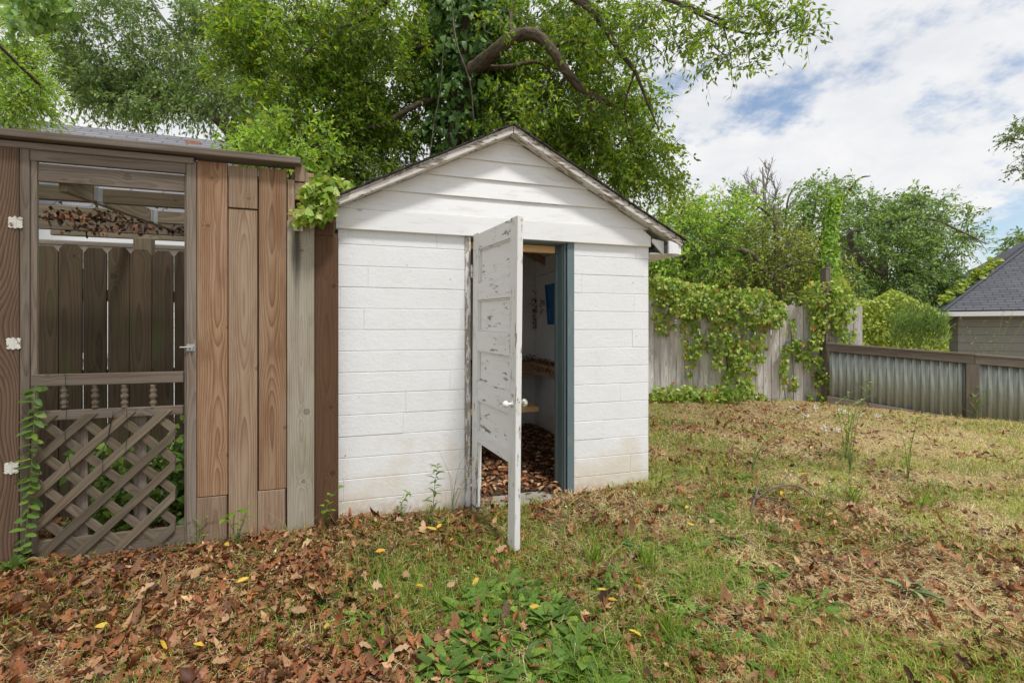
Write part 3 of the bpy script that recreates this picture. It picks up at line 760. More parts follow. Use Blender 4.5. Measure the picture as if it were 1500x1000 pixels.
for z in (.27, 1.83):
    mb = MB(); mb.tube([(-.007, -.008, z-.05), (-.007, -.008, z+.05)], .007, 8); mb.box(-.0055, -.0005, 0, .03, z-.048, z+.048)
    mb.build('hinge', M['hinge'], dob)

# ================================================================ inside the shed
wb = empty('workbench', loc2w(2.3, 2.0), ANG); tag(wb, 'rough L shaped wooden workbench along the back and right inside walls of the shed', 'workbench')
wbo = lambda *a: None
def wl(u, d, z): return (u-2.3, d-2.0, z)
mb = MB()
def lbox(mb, u0, u1, d0, d1, z0, z1, ax='x'): mb.box(u0-2.3, u1-2.3, d0-2.0, d1-2.0, z0, z1, ax)
lbox(mb, .12, 2.24, 2.20, 2.40, .875, .91); lbox(mb, .12, 2.24, 2.402, 2.60, .875, .908); lbox(mb, 2.242, 2.46, .55, 2.60, .873, .909, 'y')
mb.build('bench_top', M['bench'], wb, bevel=.004)
mb = MB(); lbox(mb, .12, 2.27, 2.225, 2.262, .74, .874); lbox(mb, 2.262, 2.298, .55, 2.224, .76, .872, 'y'); mb.build('apron', M['bench'], wb, bevel=.004)
for (u, d) in ((.3, 2.35), (1.3, 2.5)):
    mb = MB(); lbox(mb, u, u+.08, d, d+.08, -.02, .874, 'z'); mb.build('leg', M['bench'], wb)
mb = MB(); mb.beam(wl(2.30, .62, .80), wl(2.44, .62, .30), .04, .08); mb.build('brace', M['bench'], wb)
lb = empty('low_bench', loc2w(.9, .85), ANG); tag(lb, 'thick bare plank bench just inside the doorway behind the open door', 'bench')
mb = MB(); mb.box(-.75, .90, -.16, .16, .535, .585, 'x'); mb.build('seat', M['newwood'], lb, bevel=.004)
for x in (-.6, .1):
    mb = MB(); mb.box(x, x+.09, -.12, .12, -.01, .534, 'z'); mb.build('leg', M['bench'], lb)
tray = empty('plastic_panel', loc2w(2.43, 1.83, 0), ANG); tag(tray, 'tapered blue plastic sled hanging on the inside wall above the workbench', 'sled')
mb = MB()
for i in range(6):
    z0, z1 = 1.40+.085*i, 1.40+.085*(i+1)-.004
    w0 = .11+.016*i
    mb.hexa([(-.02+.01*math.sin(i), -w0, z0), (.004, -w0, z0), (.004, w0, z0), (-.02+.01*math.sin(i), w0, z0), (-.02+.01*math.sin(i+1), -w0-.016, z1+.004), (.004, -w0-.016, z1+.004), (.004, w0+.016, z1+.004), (-.02+.01*math.sin(i+1), w0+.016, z1+.004)], 'z', .5)
mb.build('body', M['bluep'], tray)
mb = MB()
for s in (-1, 1): mb.beam((-.03, s*.115, 1.40), (-.03, s*.215, 1.91), .02, .03)
mb.build('rim', M['bluep'], tray)
tray.name = 'sled'
br = empty('dustpan', loc2w(2.37, 1.60, .912), ANG); tag(br, 'narrow blue brush with pale tip standing on the workbench', 'brush')
mb = MB(); mb.beam((0, 0, .10), (.05, .05, .46), .035, .02); mb.build('handle', M['bluep'], br)
mb = MB(); mb.hexa([(-.03, -.02, .0), (.03, -.02, 0), (.03, .02, 0), (-.03, .02, 0), (-.022, -.012, .10), (.022, -.012, .10), (.022, .012, .10), (-.022, .012, .10)]); mb.build('head', M['porcelain'], br)
br.name = 'brush'
# cobweb debris hanging under bench edge and by the jamb
def debris(name, label, pts, n, spread, parent_loc):
    root_loc = Vector(parent_loc)
    V = []; Fc = []
    P = []
    for (a, b, k) in pts:
        a = Vector(a); b = Vector(b)
        for i in range(k):
            t = random.random(); P.append(tuple(a.lerp(b, t)-root_loc+Vector([random.gauss(0, spread) for _ in range(3)])))
    P = np.array(P); nn = len(P)
    o = leaves_obj(name, P, rdir(nn, -.8), rdir(nn), .02+.03*rng.random(nn), .012+.015*rng.random(nn), M['litter'], .3+.6*rng.random(nn), curl=.5)
    o.location = root_loc; tag(o, label, 'debris', kind='stuff'); return o
debris('hanging_debris', 'clinging dead leaves and cobweb hanging from the workbench edge', [(loc2w(2.26, .7, .85), loc2w(2.26, 2.1, .86), 260), (loc2w(2.2, 1.0, .75), loc2w(1.86, .25, .35), 70)], 0, .018, loc2w(2.26, 1.4, .85))
debris('wall_debris', 'brown cobweb trail running down the inside corner of the shed', [(loc2w(2.44, 2.57, 1.85), loc2w(2.44, 2.57, 1.35), 90), (loc2w(2.44, 2.2, 1.75), loc2w(2.44, 2.35, 1.55), 30), (loc2w(1.83, .16, .72), loc2w(1.81, .2, .45), 60)], 0, .02, loc2w(2.44, 2.5, 1.6))

# ================================================================ ENCLOSURE (left)
enc = empty('wooden_enclosure', loc2w(-1.0, -.1, -.04), ANG)
tag(enc, 'weathered brown board enclosure with open rafters joining the left side of the white shed', 'enclosure')
EO = Vector((-1.0, -.1, -.04))
VF = .1
def eb(mb, u0, u1, d0, d1, z0, z1, ax='z', rnd=None): mb.box(u0+1.0, u1+1.0, d0+.1, d1+.1, z0+.04, z1+.04, ax, rnd)
def board(name, px0, px1, z0, z1, m, d0=-.1, d1=-.074, rnd=None, label=None, v=VF):
    mb = MB(); eb(mb, U(px0, v), U(px1, v), d0, d1, z0, z1, 'z', rnd)
    o = mb.build(name, M[m], enc, bevel=.004)
    if label: tag(o, label)
    return o
zt_ = 2.43
board('board', 288.5, 333, Zw(310, 727, VF)+.002, zt_, 'board', rnd=.13)
board('board', 288, 332, -.13, Zw(310, 727, VF)-.002, 'boardgray', -.102, -.076, rnd=.52)
board('board', 335, 377, Zw(356, 306, VF)+.003, zt_-.015, 'boardgray', -.107, -.082, rnd=.32)
board('board', 334.5, 376.5, -.13, Zw(356, 306, VF)-.003, 'boardgray', rnd=.77)
board('board', 379, 419.5, Zw(400, 717, VF)+.002, zt_-.01, 'board', rnd=.47)
board('board', 377.5, 418, -.13, Zw(400, 717, VF)-.002, 'boardgray', -.102, -.078, rnd=.62)
board('board', 421, 431.5, -.10, 2.36, 'boardgray', -.094, -.07, rnd=.2)
board('post', 421, 460.5, -.12, 2.075, 'postgray', -.118, -.03, rnd=.9, label='pale gray post with black streak and mossy stain')
board('board', 461.5, 495.5, -.1, Zw(478, 345, VF), 'darkboard', -.1, -.07, rnd=.34, label='dark brown stained board against the white wall')
board('board', 459, 490, Zw(478, 345, VF)+.001, 2.11, 'darkboard', -.098, -.072, rnd=.35)
board('board', -75, 28, -.14, zt_, 'redboard', -.104, -.078, rnd=.27, label='reddish board with bold cathedral grain')
mb = MB(); eb(mb, U(289), U(462), -.066, -.045, -.1, 2.36, 'z'); mb.build('dark_gap_backing', M['darkboard'], enc)  # dark sheet added behind the boards so their gaps look dark
# cap beam and little stacked blocks at its end
mb = MB(); eb(mb, -2.6, U(440, .17), -.165, -.02, 2.452, 2.496, 'x', .4); mb.build('cap_beam', M['rail'], enc, bevel=.005)
mb = MB(); eb(mb, -2.6, U(284, .1), -.112, -.02, 2.405, 2.4435, 'x', .8); mb.build('beam', M['rail'], enc, bevel=.004)
for (a, b, c, d_, m_) in ((432, 446, 242, 266, 'boardgray'), (432, 446.5, 268, 293, 'boardgray'), (436, 448, 297, 320, 'rafter')):
    mb = MB(); eb(mb, U(a, .1), U(b, .1), -.1, .25, Zw(440, d_, .1), Zw(440, c, .1), 'y'); mb.build('beam_end', M[m_], enc, bevel=.004)
mb = MB(); eb(mb, U(430, .14), U(443, .14), -.145, -.119, Zw(437, 338, .14), Zw(437, 316, .14), 'z'); o = mb.build('beam_end', M['siding'], enc, bevel=.004); tag(o, 'white painted block end')
mb = MB(); eb(mb, -.30, -.16, -.02, .1, 2.0, 2.44, 'z'); mb.build('post', M['boardgray'], enc, bevel=.004)
# wide header inside the gate opening
# overhead rafters: skewed beam with joists
def ebeam(mb, a, b, w, h, rnd=None):
    mb.beam(Vector(a)-EO, Vector(b)-EO, w, h, rnd)
def pl(px, py, Y):
    p = at(px, py, Y); u, d = w2loc(p.x, p.y); return (u, d, p.z)
BZ = 2.235
b0 = w2loc(-2.757, 2.86); b1 = w2loc(-2.98, 4.45)
mb = MB(); ebeam(mb, (b0[0], b0[1], BZ), (b1[0], b1[1], BZ), .045, .105); mb.build('rafter', M['rafter'], enc, bevel=.004)
for (Y, side) in ((3.13, 1), (3.72, 1), (3.13, -1), (3.76, -1), (4.26, -1), (4.26, 1), (3.76, 2)):
    t = (Y-2.74)/(4.45-2.74); X = -2.745+t*(-.235)
    u, d = w2loc(X, Y)
    mb = MB()
    if side == 1: ebeam(mb, (u+.024, d, BZ), (u+1.75, d, BZ), .04, .095)
    elif side == -1: ebeam(mb, (u-.024, d, BZ), (u-1.2, d, BZ), .04, .095)
    else: continue
    mb.build('joist', M['rafter'], enc, bevel=.003)
    if side == 1 and Y < 4:
        mb = MB(); c = Vector((u+.024, d, BZ))-EO
        mb.box(c.x, c.x+.03, c.y-.026, c.y-.021, c.z-.045, c.z+.04); mb.box(c.x-.003, c.x+.004, c.y-.06, c.y-.021, c.z-.045, c.z+.045)
        mb.box(c.x, c.x+.03, c.y-.026, c.y+.026, c.z-.052, c.z-.0485)
        mb.build('joist_hanger', M['galv'], enc)
p = at(208, 372, 4.3); u, d = w2loc(p.x, p.y)
mb = MB(); eb(mb, u-.07, u+.07, d, d+.09, -.05, BZ-.053, 'z'); mb.build('post', M['rafter'], enc, bevel=.004)
mb = MB(); u, d = w2loc(-2.98, 4.5); ebeam(mb, (u-1.2, d+.05, BZ), (u+2.0, d+.05, BZ), .04, .1); mb.build('beam', M['rafter'], enc, bevel=.004)
# dead leaves caught on the joists
P = []
for (Y, x0, x1, k, dz) in ((3.50, -3.6, -2.85, 170, .01), (3.95, -3.9, -2.6, 220, .01), (3.3, -2.6, -2.1, 60, .06), (3.72, -2.6, -1.8, 90, .06)):
    for i in range(k):
        P.append((random.uniform(x0, x1), Y+random.gauss(0, .06)+.1*random.random(), BZ-.045+dz+abs(random.gauss(0, .03))-.045*random.random()**2))
P = np.array(P); nn = len(P)
o = leaves_obj('caught_leaves', P, rdir(nn, -.3), rdir(nn, 1), .03+.03*rng.random(nn), .016+.014*rng.random(nn), M['litter'], rng.random(nn)**2.5*.42, curl=.5)
tag(o, 'dead brown leaves caught on the overhead joists of the enclosure', 'leaves', kind='stuff')

# picket fence behind the gate
pf = empty('picket_fence', loc2w(-1.6, .65, -.05), ANG); tag(pf, 'dark mossy dog eared picket fence standing behind the lattice gate', 'fence')
rs = random.Random(9); u = -1.5
for i in range(17):
    w = .137+rs.uniform(-.003, .004); top = 1.99+rs.uniform(-.015, .012); tl = rs.uniform(-.004, .004)
    mb = MB(); x = u; z1 = top+.02
    mb.prism([(x, 0), (x+w, 0), (x+w+tl, z1-.04), (x+w-.03+tl, z1), (x+.03+tl, z1), (x+tl, z1-.04)], 0, .018)
    mb.build('picket', M['picket'], pf, bevel=.003)
    u += w+.005+(rs.uniform(.0, .004))
for z in (.35, 1.0, 1.6):
    mb = MB(); mb.box(-1.55, .95, .02, .06, z, z+.085, 'x'); mb.build('rail', M['picket'], pf)

# ---- lattice gate
gt = empty('wooden_gate', loc2w(U(28, .1), -.1, -.05), ANG); tag(gt, 'gray wooden screen gate with turned spindles above a crisscross lattice panel', 'gate')
gu0 = U(28, .1)
def gb(mb, u0, u1, d0, d1, z0, z1, ax='z', rnd=None): mb.box(u0-gu0, u1-gu0, d0+.1, d1+.1, z0+.05, z1+.05, ax, rnd)
def gp(name, px0, px1, py0, py1, d0, d1, ax='z', m='gate', pxz=None, bev=.004):
    mb = MB(); pm = pxz if pxz else (px0+px1)/2
    gb(mb, U(px0, .1), U(px1, .1), d0, d1, Zw(pm, py1, .1), Zw(pm, py0, .1), ax)
    return mb.build(name, M[m], gt, bevel=bev)
gp('stile', 28.6, 43, 215, 810, -.1, -.065)
gp('stile', 272.8, 287.5, 236, 800, -.1, -.065)
gp('stop_strip', 43.4, 52.5, 217, 812, -.092, -.07)
gp('stop_strip', 269, 272.4, 240, 800, -.09, -.07)
mb = MB(); gb(mb, U(43.5, .1), U(272, .1), -.098, -.067, Zw(160, 244.5, .1), Zw(160, 226, .1), 'x'); mb.build('top_rail', M['gate'], gt, bevel=.004)
mb = MB(); gb(mb, U(52.8, .1), U(268.8, .1), -.085, -.06, Zw(160, 272, .1), Zw(160, 247, .1), 'x'); mb.build('top_panel', M['gate'], gt, bevel=.004)
mb = MB(); gb(mb, U(44, .1), U(268, .1), -.097, -.06, Zw(160, 563, .1), Zw(160, 546.5, .1), 'x'); mb.build('middle_rail', M['gate'], gt, bevel=.004)
mb = MB(); gb(mb, U(44, .1), U(267, .1), -.092, -.06, Zw(160, 612, .1), Zw(160, 598.5, .1), 'x'); mb.build('lower_rail', M['gate'], gt, bevel=.004)
mb = MB(); gb(mb, U(44, .1), U(272, .1), -.082, -.055, Zw(160, 815, .1), Zw(160, 783, .1), 'x'); mb.build('bottom_rail', M['lattice'], gt, bevel=.004)
for px in (94.5, 139.5, 182.5, 224.5):
    z0, z1 = Zw(px, 598.5, .1)+.001, Zw(px, 563, .1)-.001
    H = z1-z0; prof = []
    for (r, t) in ((.017, 0), (.017, .08), (.011, .11), (.018, .18), (.020, .25), (.013, .33), (.011, .38), (.020, .45), (.021, .55), (.013, .63), (.018, .70), (.020, .77), (.012, .86), (.017, .92), (.017, 1)):
        prof.append((r, t*H))
    mb = MB(); mb.lathe(prof, Matrix.Translation((U(px, .078)-gu0, .022, z0+.05)), 10)
    mb.build('spindle', M['lattice'], gt, smooth=True)
for (a, b) in ((105, 127), (194, 214)):
    mb = MB(); gb(mb, U(a, .07), U(b, .07), -.058, -.034, -.02, Zw(160, 611, .1), 'z'); mb.build('back_slat', M['gate'], gt, bevel=.003)
# lattice slats clipped to the panel
u0, u1 = U(42, .1), U(256, .1); z0, z1 = -.035, Zw(150, 605, .1)
def clip_slat(cx, slope, wd):
    # 45 degree strip through (cx, z0), clipped to rectangle; returns polygon
    s2 = wd*.7071
    if slope > 0: poly = [(cx-s2, z0), (cx+s2, z0), (cx+s2+2, z0+2), (cx-s2+2, z0+2)]
    else: poly = [(cx-s2, z0), (cx+s2, z0), (cx+s2-2, z0+2), (cx-s2-2, z0+2)]
    def cl(poly, ax, val, keep_less):
        out = []
        for i in range(len(poly)):
            a, b = poly[i], poly[(i+1) % len(poly)]
            ia = (a[ax] <= val) == keep_less; ib = (b[ax] <= val) == keep_less
            if ia: out.append(a)
            if ia != ib:
                t = (val-a[ax])/(b[ax]-a[ax]); out.append((a[0]+(b[0]-a[0])*t, a[1]+(b[1]-a[1])*t))
        return out
    for (ax, val, kl) in ((0, u0, False), (0, u1, True), (1, z1, True)):
        poly = cl(poly, ax, val, kl)
        if len(poly) < 3: return None
    return poly
mb = MB(); rs = random.Random(5)
def add_slat(cx, slope, y0, y1):
    wd = .048
    poly = clip_slat(cx, slope, wd)
    if not poly or len(poly) < 3: return
    n = len(poly)
    P2 = [(p[0]-gu0, p[1]+.05) for p in poly]
    if sum(P2[i][0]*P2[(i+1) % n][1]-P2[(i+1) % n][0]*P2[i][1] for i in range(n)) < 0: P2.reverse()
    vs = [(p[0], y0, p[1]) for p in P2]+[(p[0], y1, p[1]) for p in P2]
    fs = [tuple(range(n)), tuple(range(2*n-1, n-1, -1))]+[(i, n+i, n+(i+1) % n, (i+1) % n) for i in range(n)]
    c, s = .7071, .7071*slope
    g = [((-p[0]*s+p[2]*c), p[1], (p[0]*c+p[2]*s)) for p in vs]
    gm = [sum(q[i] for q in g)/len(g) for i in range(3)]
    g = [(q[0]-gm[0], q[1], q[2]) for q in g]
    mb.add(vs, fs, g, rs.random())
PT = .196
for k in range(-8, 12):
    add_slat(u0+.03+PT*k, 1, .0, .012)
    add_slat(u0+.09+PT*k, -1, .0135, .0255)
mb.build('lattice', M['lattice'], gt, bevel=.002)
# hinges and latch
for (px, py) in ((23, 326), (20, 503), (17, 685)):
    mb = MB(); u = U(px, .105)-gu0; z = Zw(px, py, .105)+.05
    for s in (-1, 1):
        a, b = s*.004, s*.030
        lo, hi = min(a, b), max(a, b)
        outer = [(b, z-.030), (b+s*.005, z-.024), (b, z-.014), (b+s*.004, z-.006), (b, z), (b+s*.004, z+.006), (b, z+.014), (b+s*.005, z+.024), (b, z+.030), (b-s*.008, z+.034), (b-s*.014, z+.030), (a, z+.031), (a, z-.031), (b-s*.014, z-.030), (b-s*.008, z-.034)]
        pl_ = [(u+x_, z_) for (x_, z_) in outer]
        if s < 0: pl_ = pl_[::-1]
        mb.prism(pl_, -.0085, -.0045)
        for zz in (-.020, 0, .020): mb.lathe([(.0042, 0), (.004, .0014), (.001, .0018)], Matrix.Translation((u+s*.018, -.0085, z+zz)) @ Matrix.Rotation(math.radians(90), 4, 'X'), 8)
    mb.tube([(u, -.010, z-.036), (u, -.010, z+.036)], .006, 8)
    mb.build('hinge', M['hinge'], gt)
mb = MB(); u = U(279, .1)-gu0; z = Zw(279, 509, .1)+.05
mb.box(u-.02, u+.026, -.004, -.0005, z-.022, z+.022); mb.tube([(u-.055, -.012, z+.003), (u+.02, -.012, z+.003)], .005, 8); mb.box(u-.012, u-.004, -.016, -.004, z-.012, z+.015); mb.box(u+.008, u+.018, -.018, -.004, z-.015, z+.012)
mb.build('latch', M['galv'], gt)
mb = MB()
for pts in ([(166, 602), (158, 640), (150, 662), (150, 690), (142, 705)], [(185, 598), (186, 630), (184, 660), (186, 690)], [(183, 600), (165, 610), (158, 640)], [(95, 545), (97, 600), (95, 640), (104, 690)]):
    mb.tube(smooth_path([(U(a, .108)-gu0, -.006, Zw(a, b, .108)+.05) for (a, b) in pts]), .0016, 4)
mb.build('wire', M['mesh'], gt)

# ================================================================ HOUSE BEHIND (left)
HD = loc2w(-3.5, 4.6)
ho = empty('house', HD, ANG); tag(ho, 'white sided house with a long gray shingle roof rising behind the wooden enclosure', 'house')
mb = MB(); mb.box(-9, 6.0, 0, .15, -.2, 2.72, 'x'); o = mb.build('wall', M['lapwhite'], ho)
vv = np.array([v.co[:] for v in o.data.vertices]); o.data.attributes['gco'].data.foreach_set('vector', vv.astype(np.float32).ravel())
mb = MB(); mb.box(-9, 6.0, .3, 7, -.2, 2.72, 'x'); o = mb.build('wall', M['lapwhite'], ho)
RD = w2loc(*at(250, 199, 10.3).xy)[1]-4.6; RZ = at(250, 199, 10.3).z
ov = -.35; ez = 2.74
mb = MB()
def hexroof(d0, z0, d1, z1, x0, x1, th=.05):
    mb.hexa([(x0, d0, z0-th), (x1, d0, z0-th), (x1, d1, z1-th), (x0, d1, z1-th), (x0, d0, z0), (x1, d0, z0), (x1, d1, z1), (x0, d1, z1)], 'z')
hexroof(ov, ez, RD, RZ, -9.2, 6.2); hexroof(RD, RZ, RD*2-ov, ez, -9.2, 6.2)
o = mb.build('roof', M['shinglegray'], ho)
vv = np.array([v.co[:] for v in o.data.vertices]); sl = math.hypot(RD-ov, RZ-ez)/(RD-ov)
o.data.attributes['gco'].data.foreach_set('vector', np.stack([vv[:, 0], vv[:, 1]*sl, vv[:, 2]], -1).astype(np.float32).ravel())
mb = MB(); mb.box(-9.2, 6.2, ov-.02, ov, ez-.2, ez-.03, 'x'); mb.box(-9.2, 6.2, ov, 0, ez-.21, ez-.19); mb.box(-9, 6, -.04, -.001, ez-.42, ez-.22, 'x'); mb.build('fascia', M['whitetrim'], ho)
pc = at(283, 196, 10.2); cu, cd = w2loc(pc.x, pc.y)
mb = MB(); mb.box(cu+3.5-.12, cu+3.5+.16, cd-4.6-.12, cd-4.6+.3, RZ-.7, pc.z-.20); mb.build('chimney', M['brick'], ho)
for (px0, px1) in ((112, 158), (174, 190), (222, 242)):
    def hu(px):
        dd = 4.6; k = (px-750)/F
        return (k*(P0[1]+dd*CA)-P0[0]+dd*SA)/(CA-k*SA)+3.5
    a, b = hu(px0), hu(px1)
    mb = MB(); w = .09
    mb.box(a-w, a, -.045, -.002, 1.0, 2.2, 'z'); mb.box(b, b+w, -.045, -.002, 1.0, 2.2, 'z'); mb.box(a-w-.02, b+w+.02, -.05, -.002, 2.201, 2.29, 'x'); mb.box(a-w-.02, b+w+.02, -.06, -.002, .92, .999, 'x'); mb.box(a, b, -.03, -.01, 1.78, 1.82, 'x')
    wn = mb.build('window', M['whitetrim'], ho)
    mb = MB(); mb.box(a, b, -.012, -.006, 1.0, 2.2); mb.build('pane', M['glass'], wn)

# ================================================================ BACK FENCE, POST, CORRUGATED FENCE
fa = at(925, 578, 9.05); fb = at(1218, 586, 8.45); fa.z = gz(fa.x, fa.y); fb.z = gz(fb.x, fb.y)
dfx = (fb-fa); fl = math.hypot(dfx.x, dfx.y); fan = math.atan2(dfx.y, dfx.x)
bf = empty('wooden_fence', fa, fan); tag(bf, 'silver gray weathered plank fence half covered by green vines', 'fence')
rs = random.Random(12); x = -.4; i = 0
while x < fl+.40:
    w = .132+rs.uniform(-.012, .012); t = x/fl
    top = 1.93-.18*min(t, 1.0)+rs.uniform(-.03, .04)
    mb = MB(); tl = rs.uniform(-.012, .012)
    rag = [(x+w*f+tl, top+rs.uniform(-.035, .0)) for f in (1.0, .75, .5, .25, 0)]
    if rs.random() < .5: rag = [(x+w+tl, top-.03), (x+w-.03+tl, top), (x+.03+tl, top), (x+tl, top-.03)]
    mb.prism([(x, -.15), (x+w, -.15)]+rag, -rs.uniform(0, .012), .016)
    mb.build('plank', M['fence'], bf, bevel=.003)
    x += w+rs.uniform(.002, .012)
for z in (.4, 1.35):
    mb = MB(); mb.box(-.4, fl+.45, .03, .07, z, z+.09, 'x'); mb.build('rail', M['fence'], bf)
pp = at(1210, 586, 8.36); pp.z = gz(pp.x, pp.y)
fp = MB(); fp.box(-.055, .055, -.055, .055, -.2, at(1210, 395, 8.36).z-pp.z, 'z'); fp.box(-.06, .06, -.06, .06, at(1210, 395, 8.36).z-pp.z+.0005, at(1210, 393, 8.36).z-pp.z, 'z')
o = fp.build('fence_post', M['rail'], None, bevel=.008); o.location = pp; o.rotation_euler = (math.radians(1), math.radians(-1.5), .3); tag(o, 'tall square brown post rising above the vines at the fence corner', 'post')
ca = at(1212, 585, 8.22); cb = at(1512, 617.5, 6.75)
dc = cb-ca; cl_ = math.hypot(dc.x, dc.y); can = math.atan2(dc.y, dc.x)
cf = empty('corrugated_fence', (ca.x, ca.y, 0), can); tag(cf, 'low corrugated metal fence with a brown timber top rail on the right', 'fence')
za0, za1 = ca.z-.03, at(1212, 503, 8.22).z
zb0, zb1 = cb.z-.05, at(1512, 526, 6.75).z
ext = 1.5
def czl(x): return za0+(zb0-za0)*x/cl_
def czh(x): return za1+(zb1-za1)*x/cl_
xm = None
k = (1424-750)/F  # post position along the fence
# solve for x where fence line crosses that ray
xm = (k*ca.y-ca.x)/(math.cos(can)-k*math.sin(can))
for (x0, x1, nm) in ((.03, xm-.06, 0), (xm+.06, cl_*ext, 1)):
    n = int((x1-x0)/.006); V = []; g = []
    pitch = .108
    for i in range(n+1):
        x = x0+(x1-x0)*i/n; y = .018*math.sin(2*math.pi*x/pitch)
        y = .017*math.tanh(2.2*math.sin(2*math.pi*x/pitch))
        for zf in (0, 1):
            z = czl(x)-.03 if zf == 0 else czh(x)-.04
            V.append((x, y, z))
    Fc = [(2*i, 2*i+2, 2*i+3, 2*i+1) for i in range(n)]
    me = bpy.data.meshes.new('corrugated_panel'); me.from_pydata(V, [], Fc); me.materials.append(M['corr'])
    a = me.attributes.new('gco', 'FLOAT_VECTOR', 'POINT'); a.data.foreach_set('vector', np.array(V, np.float32).ravel())
    me.polygons.foreach_set('use_smooth', [True]*len(Fc))
    o = bpy.data.objects.new('corrugated_panel', me); COL.objects.link(o); o.parent = cf
    sm = o.modifiers.new('Solid', 'SOLIDIFY'); sm.thickness = .0015
for (x0, x1) in ((-.02, xm+.02), (xm+.023, cl_*ext)):
    mb = MB()
    for (h0, h1, y0, y1) in ((-.135, -.016, -.062, -.024), (-.0155, .018, -.075, .045)):
        mb.hexa([(x0, y0, czh(x0)+h0), (x1, y0, czh(x1)+h0), (x1, y1, czh(x1)+h0), (x0, y1, czh(x0)+h0), (x0, y0, czh(x0)+h1), (x1, y0, czh(x1)+h1), (x1, y1, czh(x1)+h1), (x0, y1, czh(x0)+h1)], 'x')
    mb.build('top_rail', M['rail'], cf, bevel=.006)
mb = MB(); mb.box(xm-.075, xm+.075, -.06, .03, czl(xm)-.25, czh(xm)-.137, 'z'); mb.build('post', M['rail'], cf, bevel=.006)
x0, x1 = 0, xm-.08
mb = MB(); mb.hexa([(x0, -.05, czl(x0)-.15), (x1, -.05, czl(x1)-.2), (x1, -.022, czl(x1)-.2), (x0, -.022, czl(x0)-.15), (x0, -.05, czl(x0)+.10), (x1, -.05, czl(x1)-.02), (x1, -.022, czl(x1)-.02), (x0, -.022, czl(x0)+.10)], 'x'); mb.build('kick_board', M['rail'], cf, bevel=.004)

# ================================================================ NEIGHBOUR HOUSE (right)
E0 = at(1379, 455, 13.0)
ed = Vector((.87, -.49, 0)).normalized(); nd = Vector((.49, .87, 0)).normalized()
hang_ = math.atan2(ed.y, ed.x)
nh = empty('garage', (E0.x, E0.y, -.3), hang_); tag(nh, 'neighbouring garage with a dark hipped shingle roof and pale lap siding beyond the metal fence', 'garage')
ez = E0.z+.3; pit = .79; LW, LD = 9.0, 7.0
mb = MB()
hx = LD/2; rz_ = ez+pit*hx
# hip roof: front, left hip, back, right
A_, B_, C_, D_ = (0, 0, ez), (LW, 0, ez), (LW, LD, ez), (0, LD, ez)
R1, R2 = (hx, hx, rz_), (LW-hx, hx, rz_)
mb.add([A_, B_, R2, R1], [(0, 1, 2, 3)], [(p[0], p[1]*1.274, 0) for p in (A_, B_, R2, R1)], .3)
mb.add([D_, A_, R1], [(0, 1, 2)], [(p[1], p[0]*1.274, 0) for p in (D_, A_, R1)], .5)
mb.add([C_, D_, R1, R2], [(0, 1, 2, 3)], [(p[0], (LD-p[1])*1.274, 0) for p in (C_, D_, R1, R2)], .3)
mb.add([B_, C_, R2], [(0, 1, 2)], [(p[1], (LW-p[0])*1.274, 0) for p in (B_, C_, R2)], .5)
rfo = mb.build('roof', M['shingleblue'], nh); sm = rfo.modifiers.new('Solid', 'SOLIDIFY'); sm.thickness = .03; sm.offset = -1
mb = MB(); mb.box(-.01, LW, -.012, .012, ez-.16, ez-.035, 'x'); mb.box(-.012, .012, .013, LD, ez-.16, ez-.035, 'y'); mb.build('fascia', M['whitetrim'], nh)
mb = MB(); mb.box(.45, LW-.4, .4, LD-.4, -.3, ez-.05, 'x'); o = mb.build('wall', M['lapgreen'], nh)
vv = np.array([v.co[:] for v in o.data.vertices]); o.data.attributes['gco'].data.foreach_set('vector', vv.astype(np.float32).ravel())
mb = MB(); mb.box(.02, LW, .013, .398, ez-.12, ez-.10); mb.build('soffit', M['lapgreen'], nh)
mb = MB(); mb.beam((0, 0, ez+.01), (hx, hx, rz_+.012), .16, .02); mb.build('hip_ridge', M['shingleblue'], nh)

# ================================================================ TREES
big_base = at(672, 560, 7.6); big_base.z = 0
def A(px, py, Y): return at(px, py, Y)
CL = px_cloud([
 # left mass over the enclosure and house roof
 (410, 60, 7.2, 90, 70, .9, 52), (480, 160, 7.4, 80, 80, .9, 58), (540, 70, 7.4, 75, 80, 1.0, 44), (540, 210, 7.7, 60, 60, .7, 34), (600, 150, 8.5, 45, 120, .3, 26),
 (470, 245, 7.3, 50, 35, .5, 16), (390, 200, 7.0, 40, 40, .5, 8), (350, 60, 7.0, 40, 60, .6, 10), (460, 20, 7.2, 120, 50, 1, 24), (440, 110, 8.2, 110, 100, .6, 26), (590, 120, 8.6, 90, 110, .5, 22),
 # middle over the ridge
 (710, 150, 8.8, 80, 60, .4, 22), (770, 170, 7.6, 70, 60, .8, 22), (720, 40, 7.9, 80, 60, .6, 26), (800, 60, 7.8, 80, 70, .7, 30),
 # right, thinner
 (860, 120, 7.3, 70, 70, .9, 28), (870, 210, 7.5, 60, 60, .7, 28), (930, 225, 7.6, 45, 45, .6, 20), (950, 255, 7.7, 35, 22, .4, 8), (880, 20, 7.0, 80, 40, .9, 20),
 (900, 160, 8.2, 60, 60, .5, 20), (690, 60, 8.4, 90, 90, .4, 30), (745, 130, 8.3, 60, 60, .4, 20), (640, 40, 8.2, 60, 60, .5, 20), (800, 140, 6.2, 40, 20, .2, 2), (740, 20, 6.3, 40, 15, .2, 2), (560, 130, 8.2, 90, 90, .5, 30), (820, 180, 7.9, 70, 40, .5, 16), (830, 210, 8.2, 60, 40, .5, 12), (985, 275, 7.8, 20, 10, .3, 4), (840, 130, 8.2, 60, 80, .6, 14), (780, 100, 8.4, 80, 70, .6, 16), (920, 250, 8.0, 40, 30, .4, 10)])
